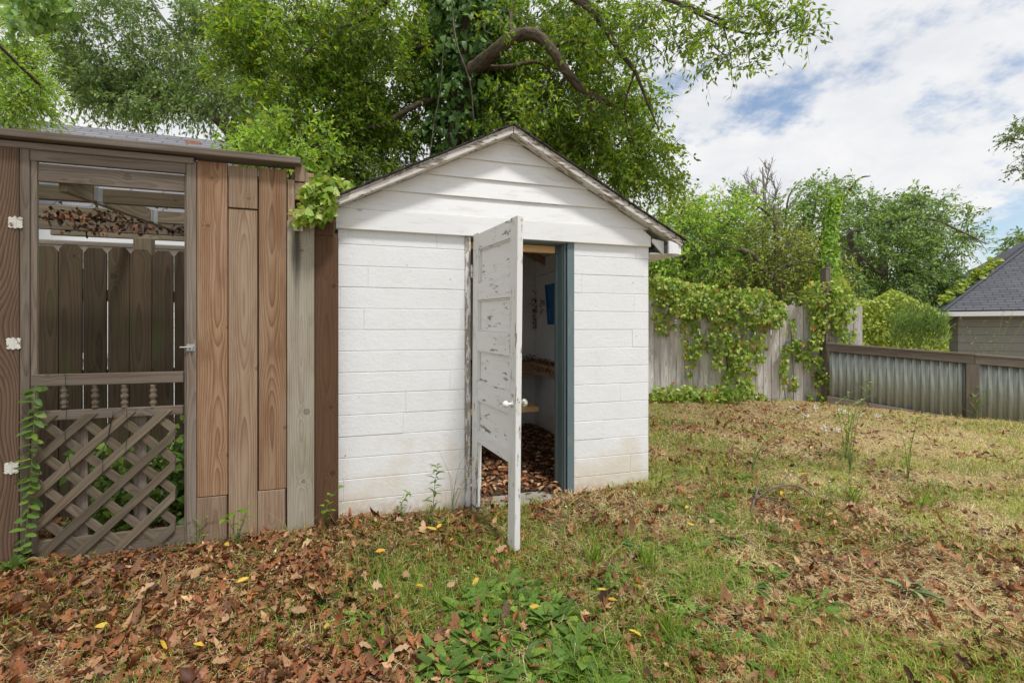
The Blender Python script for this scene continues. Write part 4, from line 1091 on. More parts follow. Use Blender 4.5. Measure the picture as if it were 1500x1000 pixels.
make_tree('tree', 'large spreading tree with a dark bending limb and drooping small leaves behind the white shed', 'tree', big_base,
  ([big_base+Vector((0, 0, -.2)), A(668, 330, 7.6), A(672, 200, 7.6), A(688, 90, 7.5), A(690, -20, 7.4), A(700, -160, 7.4)], .27, .15),
  [([A(690, 105, 7.1), A(725, 76, 6.75), A(752, 56, 6.6), A(780, 50, 6.5), A(806, 70, 6.5), A(832, 108, 6.5), A(862, 138, 6.55), A(896, 152, 6.6)], .115, .04), ([A(806, 70, 6.5), A(850, 60, 6.6), A(900, 100, 6.9)], .035, .008), ([A(752, 60, 6.6), A(748, 30, 6.7), A(752, -10, 6.8)], .04, .02), ([A(700, 100, 7.2), A(745, 98, 7.0), A(790, 92, 7.0), A(815, 120, 7.2)], .045, .01),
   ([A(690, -10, 7.4), A(760, -50, 7.1), A(830, -10, 6.8), A(858, 8, 6.6), A(885, 40, 6.5), A(905, 72, 6.4), A(930, 105, 6.4), A(948, 150, 6.5), A(965, 190, 6.7)], .085, .008),
   ([A(672, 140, 7.55), A(625, 148, 7.4), A(590, 165, 7.3), A(560, 183, 7.2), A(528, 190, 7.1), A(490, 220, 7.1)], .06, .015),
   ([A(690, 100, 7.5), A(735, 100, 7.6), A(790, 92, 7.8), A(830, 110, 7.9), A(880, 170, 8), A(900, 230, 8)], .06, .012),
   ([A(690, 0, 7.4), A(620, -30, 7.2), A(540, 20, 7.0), A(470, 60, 7.0), A(410, 120, 7)], .08, .014),
   ([A(690, 30, 7.4), A(640, 60, 7.6), A(560, 90, 7.8), A(480, 150, 7.8)], .05, .012),
   ([A(830, -10, 6.8), A(900, -30, 6.2), A(980, 0, 5.8), A(1060, 30, 5.5)], .06, .012),
   ([A(862, 138, 7.0), A(870, 190, 7.1), A(885, 240, 7.2)], .03, .008),
   ([A(832, 108, 7.0), A(800, 150, 7.1), A(760, 175, 7.2)], .025, .008),
   ([A(930, 105, 6.4), A(915, 160, 6.6), A(930, 215, 7.0)], .02, .006)],
  CL, .092, .038, M['oakleaf'], M['barkdark'], twl=.42, ntw=12, nlf=11, droop=.55, hang=.45)
# near overhanging spray, upper right: same tree's outermost boughs
CL = px_cloud([(960, 30, 5.8, 60, 40, .4, 12), (1040, 40, 5.5, 60, 45, .4, 14), (1110, 55, 5.3, 40, 45, .3, 10), (1070, 100, 5.4, 15, 25, .2, 3), (1160, 30, 5.2, 35, 28, .3, 7), (1000, 75, 5.7, 40, 30, .3, 5), (1080, 10, 5.3, 80, 25, .3, 9)])
make_tree('overhanging_bough', 'leafy bough with larger leaves reaching over the sky from the top edge', 'bough', A(940, -170, 6.0),
  ([A(940, -170, 6.0), A(960, -60, 5.9), A(985, 0, 5.8)], .05, .03),
  [([A(985, 0, 5.8), A(1030, 25, 5.5), A(1075, 45, 5.4), A(1120, 50, 5.3), A(1165, 38, 5.2)], .02, .004), ([A(1000, 5, 5.7), A(985, 45, 5.7), A(1000, 80, 5.7)], .012, .004), ([A(1060, 40, 5.4), A(1070, 80, 5.4), A(1072, 118, 5.4)], .008, .003)],
  CL, .082, .03, M['oakleaf'], M['barkdark'], twl=.26, ntw=6, nlf=7, droop=.4, hang=.35)

# ivy on the trunk
def ivy_patch(name, label, cat, base, P, N, L, mt, hang=.9, group=None, wl=1.0, prof=PROF_IVY, stems=None, out=.4):
    root = empty(name, base); tag(root, label, cat, group)
    n = len(P); bm = np.array(base)
    D = unit(N*out+rng.normal(0, .45, (n, 3))+np.array([0, 0, -hang]))
    Nn = unit(N+rng.normal(0, .55, (n, 3))+np.array([0, 0, .3]))
    Ls = L*(.6+.7*rng.random(n))
    r2 = .5*vnoise(P[:, 0]*6+P[:, 1]*3, P[:, 2]*6, 5)+.5*rng.random(n)
    leaves_obj('foliage', P-bm, D, Nn, Ls, Ls*wl*(.8+.3*rng.random(n)), mt, rng.random(n), r2, root, prof=prof, curl=.25, fold=.2)
    if stems:
        mb = MB()
        for (pts, r) in stems: mb.tube([Vector(p)-Vector(base) for p in smooth_path(pts, 3)], r, 5, cap=False)
        mb.build('stem', M['barkgray'], root, smooth=True)
    return root
TR = smooth_path([A(668, 330, 7.6), A(668, 200, 7.6), A(684, 90, 7.5), A(690, -20, 7.4), A(700, -100, 7.4)], 6)
n = 5200; P = []; N = []
for i in range(n):
    t = random.random()*(len(TR)-1.001); k = int(t); c = TR[k].lerp(TR[k+1], t-k)
    a = random.uniform(0, 2*math.pi); wd = (.42+.22*(t/len(TR)))*(1+.25*math.sin(t*2.3))
    r = wd*(.72+.35*random.random())
    nv = Vector((math.cos(a), math.sin(a), random.uniform(-.1, .2)))
    P.append(tuple(c+nv*r)); N.append(tuple(nv))
ivy_patch('trunk_ivy', 'dark green ivy wrapped thickly around the trunk of the large tree', 'ivy', (TR[0].x, TR[0].y, 1.9), np.array(P), np.array(N), .11, M['ivyleaf'],
   stems=[([A(660, -10, 6.9), A(668, 60, 6.8), A(682, 100, 6.8), A(690, 130, 6.9), A(694, 180, 7)], .012), ([A(650, 60, 6.95), A(645, 130, 6.95), A(636, 180, 7.0), A(628, 240, 7)], .007),
          ([A(742, 0, 6.8), A(730, 20, 6.8), A(714, 28, 6.8), A(710, 45, 6.8), A(722, 50, 6.8)], .008), ([A(742, 0, 6.8), A(770, 22, 6.7), A(800, 45, 6.7)], .006)])

# trees behind the house, left
CL = px_cloud([(250, 110, 15, 110, 60, 1.5, 60), (150, 60, 15, 70, 60, 1.5, 26), (330, 140, 15, 60, 32, 1.5, 30), (115, 120, 15, 40, 25, 1.2, 9), (220, 142, 15, 100, 14, 1, 24), (300, 60, 15.5, 80, 40, 1, 14), (230, 10, 15, 120, 25, 1.2, 22), (90, 20, 14.5, 60, 30, 1, 14), (330, 30, 15, 60, 40, 1, 12), (180, 110, 15.5, 90, 50, 1, 24)])
tb = A(330, 500, 15); tb.z = 0
make_tree('tree', 'gray green tree with slender bare branches rising behind the gray house roof', 'tree', tb,
  ([tb, A(345, 300, 15), A(340, 200, 15)], .3, .22),
  [([A(340, 200, 15), A(300, 165, 15), A(250, 160, 15), A(200, 150, 15), A(140, 115, 15), A(85, 95, 15)], .13, .02), ([A(200, 150, 15), A(150, 110, 15), A(115, 88, 15), A(90, 85, 15)], .05, .015), ([A(250, 150, 15), A(190, 85, 15), A(140, 20, 15)], .06, .02),
   ([A(340, 200, 15), A(300, 100, 15), A(240, 30, 15), A(210, -20, 15)], .1, .03), ([A(340, 200, 15), A(350, 100, 15), A(330, 0, 15)], .1, .03)],
  CL[rng.random(len(CL)) < .8], .17, .058, M['farleaf'], M['barkgray'], twl=.75, ntw=16, nlf=9, droop=.5, hang=.7, twr=.011)
CL = px_cloud([(20, 110, 6.2, 45, 55, .6, 32), (20, 60, 6.4, 40, 50, .5, 16), (45, 130, 6.2, 25, 30, .5, 8), (20, 160, 6.2, 50, 25, .4, 14), (-60, 100, 6.2, 60, 80, .6, 20)])
shade_sprays = np.stack([rng.uniform(-5.2, -.5, 120), rng.uniform(-.6, 2.3, 120), rng.uniform(4.2, 5.6, 120)], -1); CL = np.vstack([CL, shade_sprays[(shade_sprays[:, 0] < -.6-.25*shade_sprays[:, 1])]])  # unseen leaf sprays added overhead to shade the left side of the yard
tb = A(-160, 500, 6.4); tb.z = 0
make_tree('tree', 'fine leaved tree hanging down at the left edge above the cap beam', 'tree', tb,
  ([tb, A(-150, 200, 6.4), A(-120, 0, 6.4)], .15, .09), [([A(-140, 100, 6.4), A(-60, 60, 6.3), A(10, 70, 6.2), A(60, 110, 6.2)], .05, .008), ([A(-150, 200, 6.4), A(-60, 150, 6.3), A(30, 150, 6.2)], .04, .006)],
  CL, .075, .024, M['brightleaf'], M['barkdark'], twl=.35, ntw=9, nlf=9, droop=.5)
CL = px_cloud([(55, 5, 4.6, 40, 22, .3, 16), (45, 30, 4.6, 28, 15, .2, 9), (85, 0, 4.6, 20, 10, .2, 4)])
P = CL.repeat(16, 0)+rng.normal(0, .05, (len(CL)*16, 3))
ivy_patch('vine_clump', 'dark broad leaved vine clump hanging in the top left corner', 'vine', A(50, -60, 4.6), P, rdir(len(P), 0)*np.array([1, 1, .5])+np.array([0, -.6, 0]), .075, M['darkleaf'],
   stems=[([A(40, -200, 4.8), A(50, -60, 4.6), A(55, 20, 4.6)], .012)])
# shoots by the house roof corner, behind the beam
CL = px_cloud([(375, 215, 5.2, 40, 18, .3, 12), (400, 190, 5.3, 35, 25, .3, 10), (350, 220, 5.2, 18, 10, .2, 4), (430, 230, 5.4, 25, 25, .3, 8), (455, 215, 5.6, 30, 35, .3, 8)])
tb = loc2w(-.5, 2.2, 0)
make_tree('shrub', 'leafy green shrub poking up between the enclosure and the shed roof', 'shrub', tb, ([tb, A(430, 300, 5.4), A(420, 240, 5.3)], .03, .015),
  [([A(425, 260, 5.3), A(390, 215, 5.2), A(350, 205, 5.2)], .012, .004), ([A(420, 240, 5.3), A(440, 190, 5.5)], .012, .004)], CL, .075, .034, M['brightleaf'], M['barkdark'], twl=.22, ntw=7, nlf=7, droop=.2, hang=.2)

# trees to the right, beyond the fence
def mid_tree(name_label, px, Y, cl, lm, bm_, L, W, limbs=(), tw=.7, ntw=9, nlf=7, r=.18, droop=.35, top=None, hang=.35, cat='tree', group='trees beyond the back fence'):
    b = A(px, 560, Y); b.z = 0
    tp = top or (px, 300)
    return make_tree('tree', name_label, cat, b, ([b, A(px+4, 420, Y), A(tp[0], tp[1], Y)], r, r*.35), limbs, px_cloud(cl), L, W, lm, bm_, twl=tw, ntw=ntw, nlf=nlf, droop=droop, group=group, hang=hang, twr=.012)
mid_tree('bright green leafy tree just beyond the shed eave', 1000, 13, [(1010, 350, 13, 50, 50, 1.2, 56), (1060, 340, 13.4, 50, 50, 1.2, 50), (980, 400, 13, 35, 30, .8, 22), (1040, 400, 13, 70, 30, 1, 40), (1090, 390, 13.5, 50, 40, 1, 36), (1000, 310, 13, 30, 22, .8, 14), (960, 380, 12.5, 20, 40, .5, 10)],
   M['brightleaf'], M['barkgray'], .13, .06, [([A(1085, 420, 13), A(1095, 380, 12.6), A(1080, 365, 12.4), A(1060, 362, 12.3)], .06, .03)], r=.2)
mid_tree('olive green bushy tree with a pale crooked bough behind the vine covered fence', 1135, 12.5, [(1130, 360, 12.5, 45, 35, 1, 44), (1150, 400, 12.5, 55, 32, 1, 44), (1100, 420, 12.5, 45, 28, .8, 24), (1190, 400, 12.8, 40, 35, 1, 26)],
   M['hedgeleaf'], M['barkgray'], .10, .045, [([A(1150, 420, 12), A(1118, 395, 11.9), A(1105, 375, 11.8), A(1085, 365, 11.8)], .07, .045), ([A(1215, 400, 11.6), A(1190, 385, 11.5), A(1165, 384, 11.4), A(1142, 392, 11.4), A(1128, 408, 11.4)], .025, .01)], r=.12)
# airy dark tree
mid_tree('airy dark tree with thin leaf sprays on long rising branches', 1180, 17, [(1075, 285, 17, 25, 12, .8, 9), (1110, 300, 17, 25, 25, .8, 10), (1180, 285, 17, 35, 22, .8, 10), (1215, 275, 17, 30, 15, .8, 10), (1200, 320, 17, 40, 40, 1, 26), (1160, 330, 17, 35, 30, 1, 18), (1245, 280, 17, 18, 15, .5, 4), (1235, 330, 17, 35, 40, 1, 20), (1250, 375, 17, 50, 40, 1, 34)],
   M['darkleaf'], M['barkdark'], .17, .07, [([A(1180, 400, 17), A(1140, 330, 17), A(1100, 295, 17), A(1065, 278, 17)], .08, .02), ([A(1180, 390, 17), A(1190, 320, 17), A(1200, 270, 17)], .08, .02), ([A(1185, 380, 17), A(1225, 310, 17), A(1255, 265, 17), A(1275, 258, 17)], .08, .015), ([A(1150, 345, 17), A(1155, 290, 17), A(1175, 262, 17)], .05, .01)], tw=.6, ntw=7, nlf=6, r=.25)
# spreading tree
mid_tree('wide spreading tree with flat layered branches beside the dark shingle roof', 1290, 15, [(1290, 310, 15, 40, 20, 1, 16), (1340, 305, 15, 50, 20, 1, 18), (1390, 325, 15, 35, 18, .8, 9), (1425, 345, 15, 25, 15, .6, 5), (1330, 350, 15, 55, 35, 1.2, 31), (1280, 360, 15, 50, 40, 1.2, 27), (1300, 410, 15, 60, 35, 1.2, 37), (1355, 400, 15, 40, 40, 1, 24), (1250, 410, 15, 45, 35, 1, 18), (1385, 430, 15, 20, 25, .7, 7), (1390, 370, 15, 25, 20, .6, 4), (1370, 350, 15, 30, 20, .6, 6), (1375, 395, 14.8, 18, 16, .5, 8)],
   M['darkleaf'], M['barkgray'], .14, .055, [([A(1280, 420, 15), A(1245, 350, 14.6), A(1265, 335, 14.5), A(1310, 322, 14.5), A(1360, 320, 14.5), A(1410, 340, 14.5), A(1445, 358, 14.6)], .1, .012), ([A(1290, 400, 14.4), A(1260, 375, 14.3), A(1235, 362, 14.2), A(1215, 345, 14.2)], .06, .015), ([A(1290, 400, 14.4), A(1300, 340, 14.6), A(1330, 300, 14.8)], .07, .02)], tw=.6, ntw=10, nlf=8, r=.22, droop=.15, top=(1290, 340))
# bare tree
b = A(1122, 500, 20); b.z = 0
br_ = MB(); root = empty('bare_tree', b); tag(root, 'leafless tree with fine bare twigs standing against the cloudy sky', 'tree', 'trees beyond the back fence')
limb(br_, [Vector((0, 0, 0)), A(1122, 330, 20)-b, A(1120, 290, 20)-b, A(1117, 245, 20)-b], .16, .02, 6); br_.build('trunk', M['deadbark'], root, smooth=True)
tw_ = MB()
def twig(p, d, L, r, lev):
    pts = [p]; q = Vector(p)
    for i in range(4):
        d = (d+Vector((random.gauss(0, .12), random.gauss(0, .12), .05))).normalized(); q = q+d*L/4; pts.append(q)
    tw_.tube(pts, [r*(1-.18*i) for i in range(5)], 4, cap=False)
    if lev:
        for i in (1, 2, 3, 4):
            for s in (1, 2):
                nd = (d+Vector((random.gauss(0, .6), random.gauss(0, .5), random.uniform(-.1, .5)))).normalized(); twig(pts[i], nd, L*.5, r*.5, lev-1)
for (a, bb) in (((1122, 345), (1095, 305)), ((1121, 320), (1142, 285)), ((1120, 300), (1100, 268)), ((1120, 280), (1132, 250)), ((1122, 335), (1155, 310))):
    p = A(*a, 20)-b; q = A(*bb, 20)-b; twig(p, (q-p).normalized(), (q-p).length, .05, 2)
tw_.build('branches', M['deadbark'], root)
# ivy covered snag
sb = A(1218, 540, 11.3); sb.z = 0
root = empty('snag', sb); tag(root, 'broken tree trunk wrapped in bright ivy rising beyond the fence post', 'tree', None)
mb = MB(); SP = limb(mb, [Vector((0, 0, 0)), A(1212, 420, 11.3)-sb, A(1218, 330, 11.3)-sb, A(1225, 285, 11.3)-sb], .16, .05, 8); mb.build('trunk', M['deadbark'], root, smooth=True)
P = []; N = []
for i in range(3200):
    t = random.random()**1.2*(len(SP)-1.3)
    if t < len(SP)*.25: continue
    k = int(t); c = SP[k].lerp(SP[k+1], t-k); a = random.uniform(0, 6.28); f = t/len(SP)
    wd = .10+.75*max(0, .58-f)+.03*random.random(); nv = Vector((math.cos(a), math.sin(a), random.uniform(-.2, .2)))
    P.append(tuple(c+nv*wd*(.6+.5*random.random()))); N.append(tuple(nv))
P = np.array(P); N = np.array(N); nn = len(P)
leaves_obj('ivy', P, unit(N*.4+rng.normal(0, .4, (nn, 3))+np.array([0, 0, -.8])), unit(N+rng.normal(0, .3, (nn, 3))), .06+.035*rng.random(nn), .055+.03*rng.random(nn), M['brightleaf'], rng.random(nn), None, root, prof=PROF_IVY)
# low dark trees filling behind
mid_tree('dense dark green thicket low behind the middle of the plank fence', 1090, 18, [(1010, 430, 18, 80, 40, 1.5, 40), (1100, 430, 18, 80, 40, 1.5, 40), (1200, 440, 18, 80, 40, 1.5, 40), (1300, 450, 18, 60, 35, 1.5, 30), (940, 430, 17, 60, 40, 1.5, 20), (1050, 380, 19, 90, 40, 1, 30)], M['darkleaf'], M['barkdark'], .2, .1, tw=.9, ntw=9, nlf=8, r=.15, top=(1090, 430))
mid_tree('small green tree top showing over the far side of the dark shingle roof', 1500, 24, [(1500, 360, 24, 30, 15, .8, 14), (1520, 345, 24, 30, 15, .8, 12)], M['farleaf'], M['barkgray'], .2, .09, tw=.7, top=(1510, 380))
CL = px_cloud([(1490, 195, 8, 16, 22, .3, 8), (1505, 230, 8, 20, 25, .3, 8), (1530, 180, 8, 30, 40, .3, 12)])
tb = A(1640, 520, 8); tb.z = 0
make_tree('tree', 'dark leafed branch tip entering at the right edge of the sky', 'tree', tb, ([tb, A(1640, 300, 8), A(1600, 180, 8)], .12, .05), [([A(1620, 220, 8), A(1560, 195, 8), A(1505, 205, 8), A(1470, 200, 8)], .03, .004)], CL, .06, .026, M['farleaf'], M['barkdark'], twl=.22, ntw=8, nlf=7, droop=.3)

# ================================================================ VINES
def fence_pt(px, py, off):
    """point on the plank fence seen at a pixel, pushed towards the camera by off"""
    k = (px-750)/F; c, s = math.cos(fan), math.sin(fan)
    u = (k*fa.y-fa.x)/(c-k*s); Y = fa.y+u*s
    p = at(px, py, Y); return p+Vector((s, -c, 0))*off
fn_ = np.array([math.sin(fan), -math.cos(fan), 0])
def vine_px(specs, L, mt, name, label, per=1.55, stems=None, thick=.22, cat='vine', group=None):
    P = []
    for (px, py, rx, ry, n, th) in specs:
        for i in range(int(n*per)):
            a = random.uniform(0, 6.283); r = math.sqrt(random.random())
            x = px+rx*r*math.cos(a); y = py+ry*r*math.sin(a)
            if vnoise([x*.13], [y*.13], 3)[0]*.65+vnoise([x*.32], [y*.32], 8)[0]*.35 < .30+.14*r: continue
            o = .02+random.random()*th+.10*vnoise([x*.1], [y*.1], 31)[0]
            if random.random() < .05: o -= .2
            P.append(tuple(fence_pt(x, y, o)))
    P = np.array(P); N = np.tile(fn_, (len(P), 1))
    b = P.mean(0); b[2] = gz(b[0], b[1])
    return ivy_patch(name, label, cat, tuple(b), P, N, L, mt, stems=stems, group=group)
fs_ = lambda pts, r=.008: ([fence_pt(a, b, .05) for (a, b) in pts], r)
vine_px([(975, 428, 30, 22, 420, .25), (1010, 440, 40, 26, 620, .3), (1050, 445, 45, 26, 760, .32), (1095, 448, 40, 26, 640, .3), (1130, 460, 18, 20, 220, .2), (972, 465, 18, 26, 170, .15), (1012, 485, 18, 44, 330, .18), (1062, 500, 30, 48, 600, .25), (1078, 545, 24, 42, 430, .22), (1090, 583, 30, 14, 150, .2), (1105, 500, 16, 36, 200, .15), (1010, 530, 10, 25, 60, .1), (962, 420, 18, 20, 160, .25)],
   .062, M['vineleaf'], 'climbing_vine', 'thick green vine spilling over the plank fence and hanging to the ground', stems=[fs_([(1060, 600), (1065, 540), (1050, 470), (1010, 440), (960, 430)], .012), fs_([(1065, 540), (1100, 470), (1135, 460)])])
vine_px([(1200, 445, 24, 35, 460, .22), (1195, 490, 17, 38, 300, .16), (1225, 450, 22, 40, 380, .2), (1200, 545, 14, 35, 260, .12), (1205, 580, 26, 14, 240, .15), (1185, 430, 16, 15, 120, .2), (1180, 520, 8, 22, 70, .08), (1232, 480, 14, 30, 160, .12), (1212, 555, 18, 16, 140, .2)],
   .058, M['vineleaf'], 'climbing_vine', 'climbing vine with yellow flecks wrapped around the tall fence post', stems=[fs_([(1208, 590), (1200, 520), (1200, 450), (1215, 420)], .01)])
vine_px([(1145, 545, 5, 26, 70, .06), (1150, 590, 16, 8, 80, .06), (1160, 505, 16, 9, 80, .06), (1160, 570, 5, 22, 50, .05), (1148, 505, 8, 20, 50, .06), (1170, 520, 10, 10, 50, .06), (1158, 480, 5, 14, 30, .05)],
   .07, M['vineleaf'], 'climbing_vine', 'thin straggling vine strands on the bare silver planks between the two thick vines', stems=[fs_([(1150, 596), (1146, 545), (1150, 500), (1170, 515)]), fs_([(1160, 596), (1161, 560), (1159, 520), (1157, 480)])])
# ground ivy at the fence foot beside the shed
P = []
for i in range(900):
    x = random.uniform(950, 1060); y = random.gauss(583, 9); y = min(max(y, 566), 602)
    P.append(tuple(fence_pt(x, y, .1+.5*random.random())+Vector((0, 0, random.uniform(-.02, .06)))))
P = np.array(P); P[:, 2] = np.maximum(P[:, 2], ground_z(P[:, 0], P[:, 1])+.02)
ivy_patch('ground_ivy', 'band of low green ivy growing along the foot of the plank fence', 'ivy', tuple(P.mean(0)*np.array([1, 1, 0])), P, np.tile(np.array([0, -.5, .8]), (len(P), 1)), .085, M['vineleaf'], hang=.1)
# vine hedge beyond the metal fence
P = []; N = []
for i in range(8500):
    t = random.random(); px = 1236+t*152
    topy = 432+7*math.sin(px*.09)+ (0 if px < 1355 else (px-1355)*1.2) + (6 if px < 1262 else 0)
    Y = 9.6+random.random()*1.1
    y = topy+random.random()**1.3*95
    if px > 1345 and y < topy+8: continue
    P.append(tuple(at(px, y, Y+.006*(px-1240)))); N.append((random.gauss(-.1, .4), -.8, random.gauss(.5, .3)))
P = np.array(P); bb = P.mean(0); bb[2] = 0
ivy_patch('vine_hedge', 'rounded yellow green hedge of vines between the silver planks and the garage', 'hedge', tuple(bb), P, np.array(N), .068, M['hedgeleaf'], hang=.6)
P = []; N = []
for i in range(1300):
    px = random.uniform(1305, 1388); y = random.gauss(480, 14)
    P.append(tuple(at(px, max(y, 445), 9.2+random.random()*.5))); N.append((random.gauss(0, .5), -.6, .6))
P = np.array(P); bb = P.mean(0); bb[2] = 0
ivy_patch('weed_thicket', 'feathery gray green weeds standing in front of the vine hedge behind the metal fence', 'weeds', tuple(bb), P, np.array(N), .16, M['farleaf'], hang=-.8, wl=.14, prof=PROF_LEAF)
# vine along the garage hip
P = []
for i in range(420):
    t = .08+random.random()*.45; a = Vector((E0.x, E0.y, E0.z+.02)); hipw = Vector((ed.x+nd.x, ed.y+nd.y, pit))*hx
    p = a+hipw*t; o = Vector((-nd.x+.0, 0, 0))
    P.append(tuple(p+Vector((random.gauss(-.10, .06), random.gauss(.16, .08), abs(random.gauss(.03, .05))))))
P = np.array(P); 
ivy_patch('roof_vine', 'strip of bright vine creeping up the hip of the dark shingle roof', 'vine', tuple(E0), P, np.tile(np.array([-.3, -.5, .8]), (len(P), 1)), .12, M['hedgeleaf'], hang=.3)
# ivy clump between enclosure and shed roof
P = []; N = []
def ivp(px, py, v, n, rx, ry, dv=.14):
    for i in range(n):
        a = random.uniform(0, 6.283); r = math.sqrt(random.random()); x = px+rx*r*math.cos(a); y = py+ry*r*math.sin(a); vv_ = v+random.uniform(-dv, dv*.6)
        u, z = wall(x, y, vv_); P.append(tuple(loc2w(u, -vv_, z))); N.append((random.gauss(.2, .4), -.8, random.gauss(.5, .4)))
ivp(468, 288, .14, 300, 24, 22); ivp(495, 275, .0, 160, 22, 9, .2); ivp(457, 312, .17, 150, 24, 12); ivp(440, 322, .19, 22, 10, 7, .06); ivp(478, 305, .17, 60, 10, 14); ivp(480, 268, -.1, 60, 18, 8, .2)
P = np.array(P); bb = P.mean(0)
ivy_patch('ivy_clump', 'bright yellow green ivy clump growing over the gap between enclosure and shed roof', 'ivy', tuple(bb), P, np.array(N), .058, M['paleivy'], hang=.5, stems=[([loc2w(-.1, .3, 2.0), loc2w(-.12, .05, 2.2), loc2w(-.15, -.1, 2.25)], .006)])

# ================================================================ GROUND COVER
def scatter(n, y0=1.25, y1=9.2, seed=0):
    r = np.random.default_rng(seed)
    Y = y0*np.exp(r.random(n)*math.log(y1/y0)); X = (r.random(n)*2-1)*1.3*Y
    Z = ground_z(X, Y)+(fbm(X*2.2, Y*2.2, 3)-.5)*.05*(~inside_shed(X, Y))-.012
    return X, Y, Z, r
def allowed(X, Y):
    u, d = w2loc(X, Y)
    bad = (u > -.05) & (u < 2.62) & (d > -.03)& (d < 2.8)
    bad |= (u < 0) & (d > -.13) & (d < .02)
    # beyond the plank fence / metal fence
    c, s = math.cos(fan), math.sin(fan); bad |= (-(X-fa.x)*s+(Y-fa.y)*c) > -.02
    c, s = math.cos(can), math.sin(can); bad |= ((-(X-ca.x)*s+(Y-ca.y)*c) > -.06) & (X > 4.5)
    return ~bad
# leaf litter
X, Y, Z, r = scatter(150000, seed=1)
cv_ = cover(X, Y, Z); nz = fbm(X*3.1, Y*3.1, 41)
k = (r.random(len(X)) < np.clip(np.clip(cv_[:, 0]*1.08, 0, 1)**1.3*np.clip(3.4*nz-.75+.9*np.clip(cv_[:, 0]-.6, 0, 1), .14, 1.7)-.015, 0, 1)) & allowed(X, Y)
u, d = w2loc(X, Y)
k &= ~((u < 0) & (d > .05) & (r.random(len(X)) > .5))
X, Y, Z = X[k], Y[k], Z[k]; n = len(X)
L = np.clip(.018+.04*r.random(n)**1.6+.03*(r.random(n) < .07), .015, .09)*(1+.06*np.maximum(Y-3, 0))
P = np.stack([X, Y, Z+.004+.035*r.random(n)**1.5], -1)
a = r.random(n)*2*np.pi
Nn = unit(np.stack([r.normal(0, .42, n), r.normal(0, .42, n), np.ones(n)], -1)); D = np.stack([np.cos(a), np.sin(a), r.normal(0, .25, n)], -1)
rv = np.clip(r.random(n)*.75+.25*fbm(X*1.3, Y*1.3, 77)+r.normal(0, .05, n), 0, 1)
nb = 70000; qx = r.integers(0, n, nb); bx = X[qx]+r.normal(0, .09, nb); by = Y[qx]+r.normal(0, .09, nb)
okb = allowed(bx, by); bx, by = bx[okb], by[okb]; nb = len(bx)
bz = ground_z(bx, by)+(fbm(bx*2.2, by*2.2, 3)-.5)*.05-.012
X = np.concatenate([X, bx]); Y = np.concatenate([Y, by]); Lb = (.006+.016*r.random(nb)**1.5)*(1+.08*np.maximum(by-2.5, 0))
P = np.vstack([P, np.stack([bx, by, bz+.003+.02*r.random(nb)], -1)]); L = np.concatenate([L, Lb])
ab = r.random(nb)*6.283; D = np.vstack([D, np.stack([np.cos(ab), np.sin(ab), r.normal(0, .3, nb)], -1)]); Nn = np.vstack([Nn, unit(np.stack([r.normal(0, .5, nb), r.normal(0, .5, nb), np.ones(nb)], -1))])
rv = np.concatenate([rv, np.clip(r.random(nb)**.8, 0, 1)])
pm_ = r.permutation(len(X)); X, Y, P, L, D, Nn, rv = X[pm_], Y[pm_], P[pm_], L[pm_], D[pm_], Nn[pm_], rv[pm_]; n = len(X)
h = n//2; V1, F1, k1 = leaf_np(P[:h], D[:h], Nn[:h], L[:h], L[:h]*(.36+.2*r.random(h)), curl=r.normal(.2, .6, h), fold=r.normal(.35, .6, h), jag=.16)
V2, F2, k2 = leaf_np(P[h:], D[h:], Nn[h:], L[h:], L[h:]*(.5+.4*r.random(n-h)), curl=r.normal(.25, .7, n-h), fold=r.normal(.3, .6, n-h), prof=PROF_LOBE, jag=.25)
o = np_obj('leaf_litter', np.vstack([V1, V2]), np.vstack([F1, F2+len(V1)]), M['litter'], np.concatenate([np.repeat(rv[:h], k1), np.repeat(rv[h:], k2)]), None, True, (lambda q: np.concatenate([np.repeat(q[:h], k1), np.repeat(q[h:], k2)]))(r.random(n)))
o_lit = o
tag(o, 'rust brown fallen leaves carpeting the ground in front of the enclosure and shed', 'leaf litter', kind='stuff')
# litter on the shed floor
n = 6500; uu = .13+rng.random(n)*2.3; dd = .0+rng.random(n)*2.55
P = np.array([tuple(loc2w(a_, b_, -.004+.03*random.random()**2+ (.02 if b_ > .12 else .0))) for a_, b_ in zip(uu, dd)])
kk = (dd > .12) | ((uu > 1.0) & (uu < 1.8) & (rng.random(n) < .6)); P = P[kk]; n = len(P)
a = rng.random(n)*6.283; L = .03+.05*rng.random(n)
o = leaves_obj('floor_litter', P, np.stack([np.cos(a), np.sin(a), rng.normal(0, .2, n)], -1), unit(np.stack([rng.normal(0, .4, n), rng.normal(0, .4, n), np.ones(n)], -1)), L, L*.5, M['litter'], rng.random(n), curl=.3)
tag(o, 'dry brown leaves scattered over the floor inside the open shed', 'leaf litter', kind='stuff')
# debris lying on the workbench
n = 900; uu = np.where(rng.random(n) < .5, rng.uniform(.2, 2.4, n), rng.uniform(2.25, 2.45, n)); dd = np.where(uu < 2.25, rng.uniform(2.22, 2.58, n), rng.uniform(.6, 2.58, n))
P = np.array([tuple(loc2w(a_, b_, .912+.05*random.random()**3+(.06*random.random() if b_ > 2.4 and a_ > 1.9 else 0))) for a_, b_ in zip(uu, dd)])
a = rng.random(n)*6.283; L = .02+.04*rng.random(n)
o = leaves_obj('bench_litter', P, np.stack([np.cos(a), np.sin(a), rng.normal(0, .2, n)], -1), unit(np.stack([rng.normal(0, .4, n), rng.normal(0, .4, n), np.ones(n)], -1)), L, L*.5, M['litter'], rng.random(n), curl=.3)
tag(o, 'dead leaves and dirt piled on top of the workbench', 'leaf litter', kind='stuff')
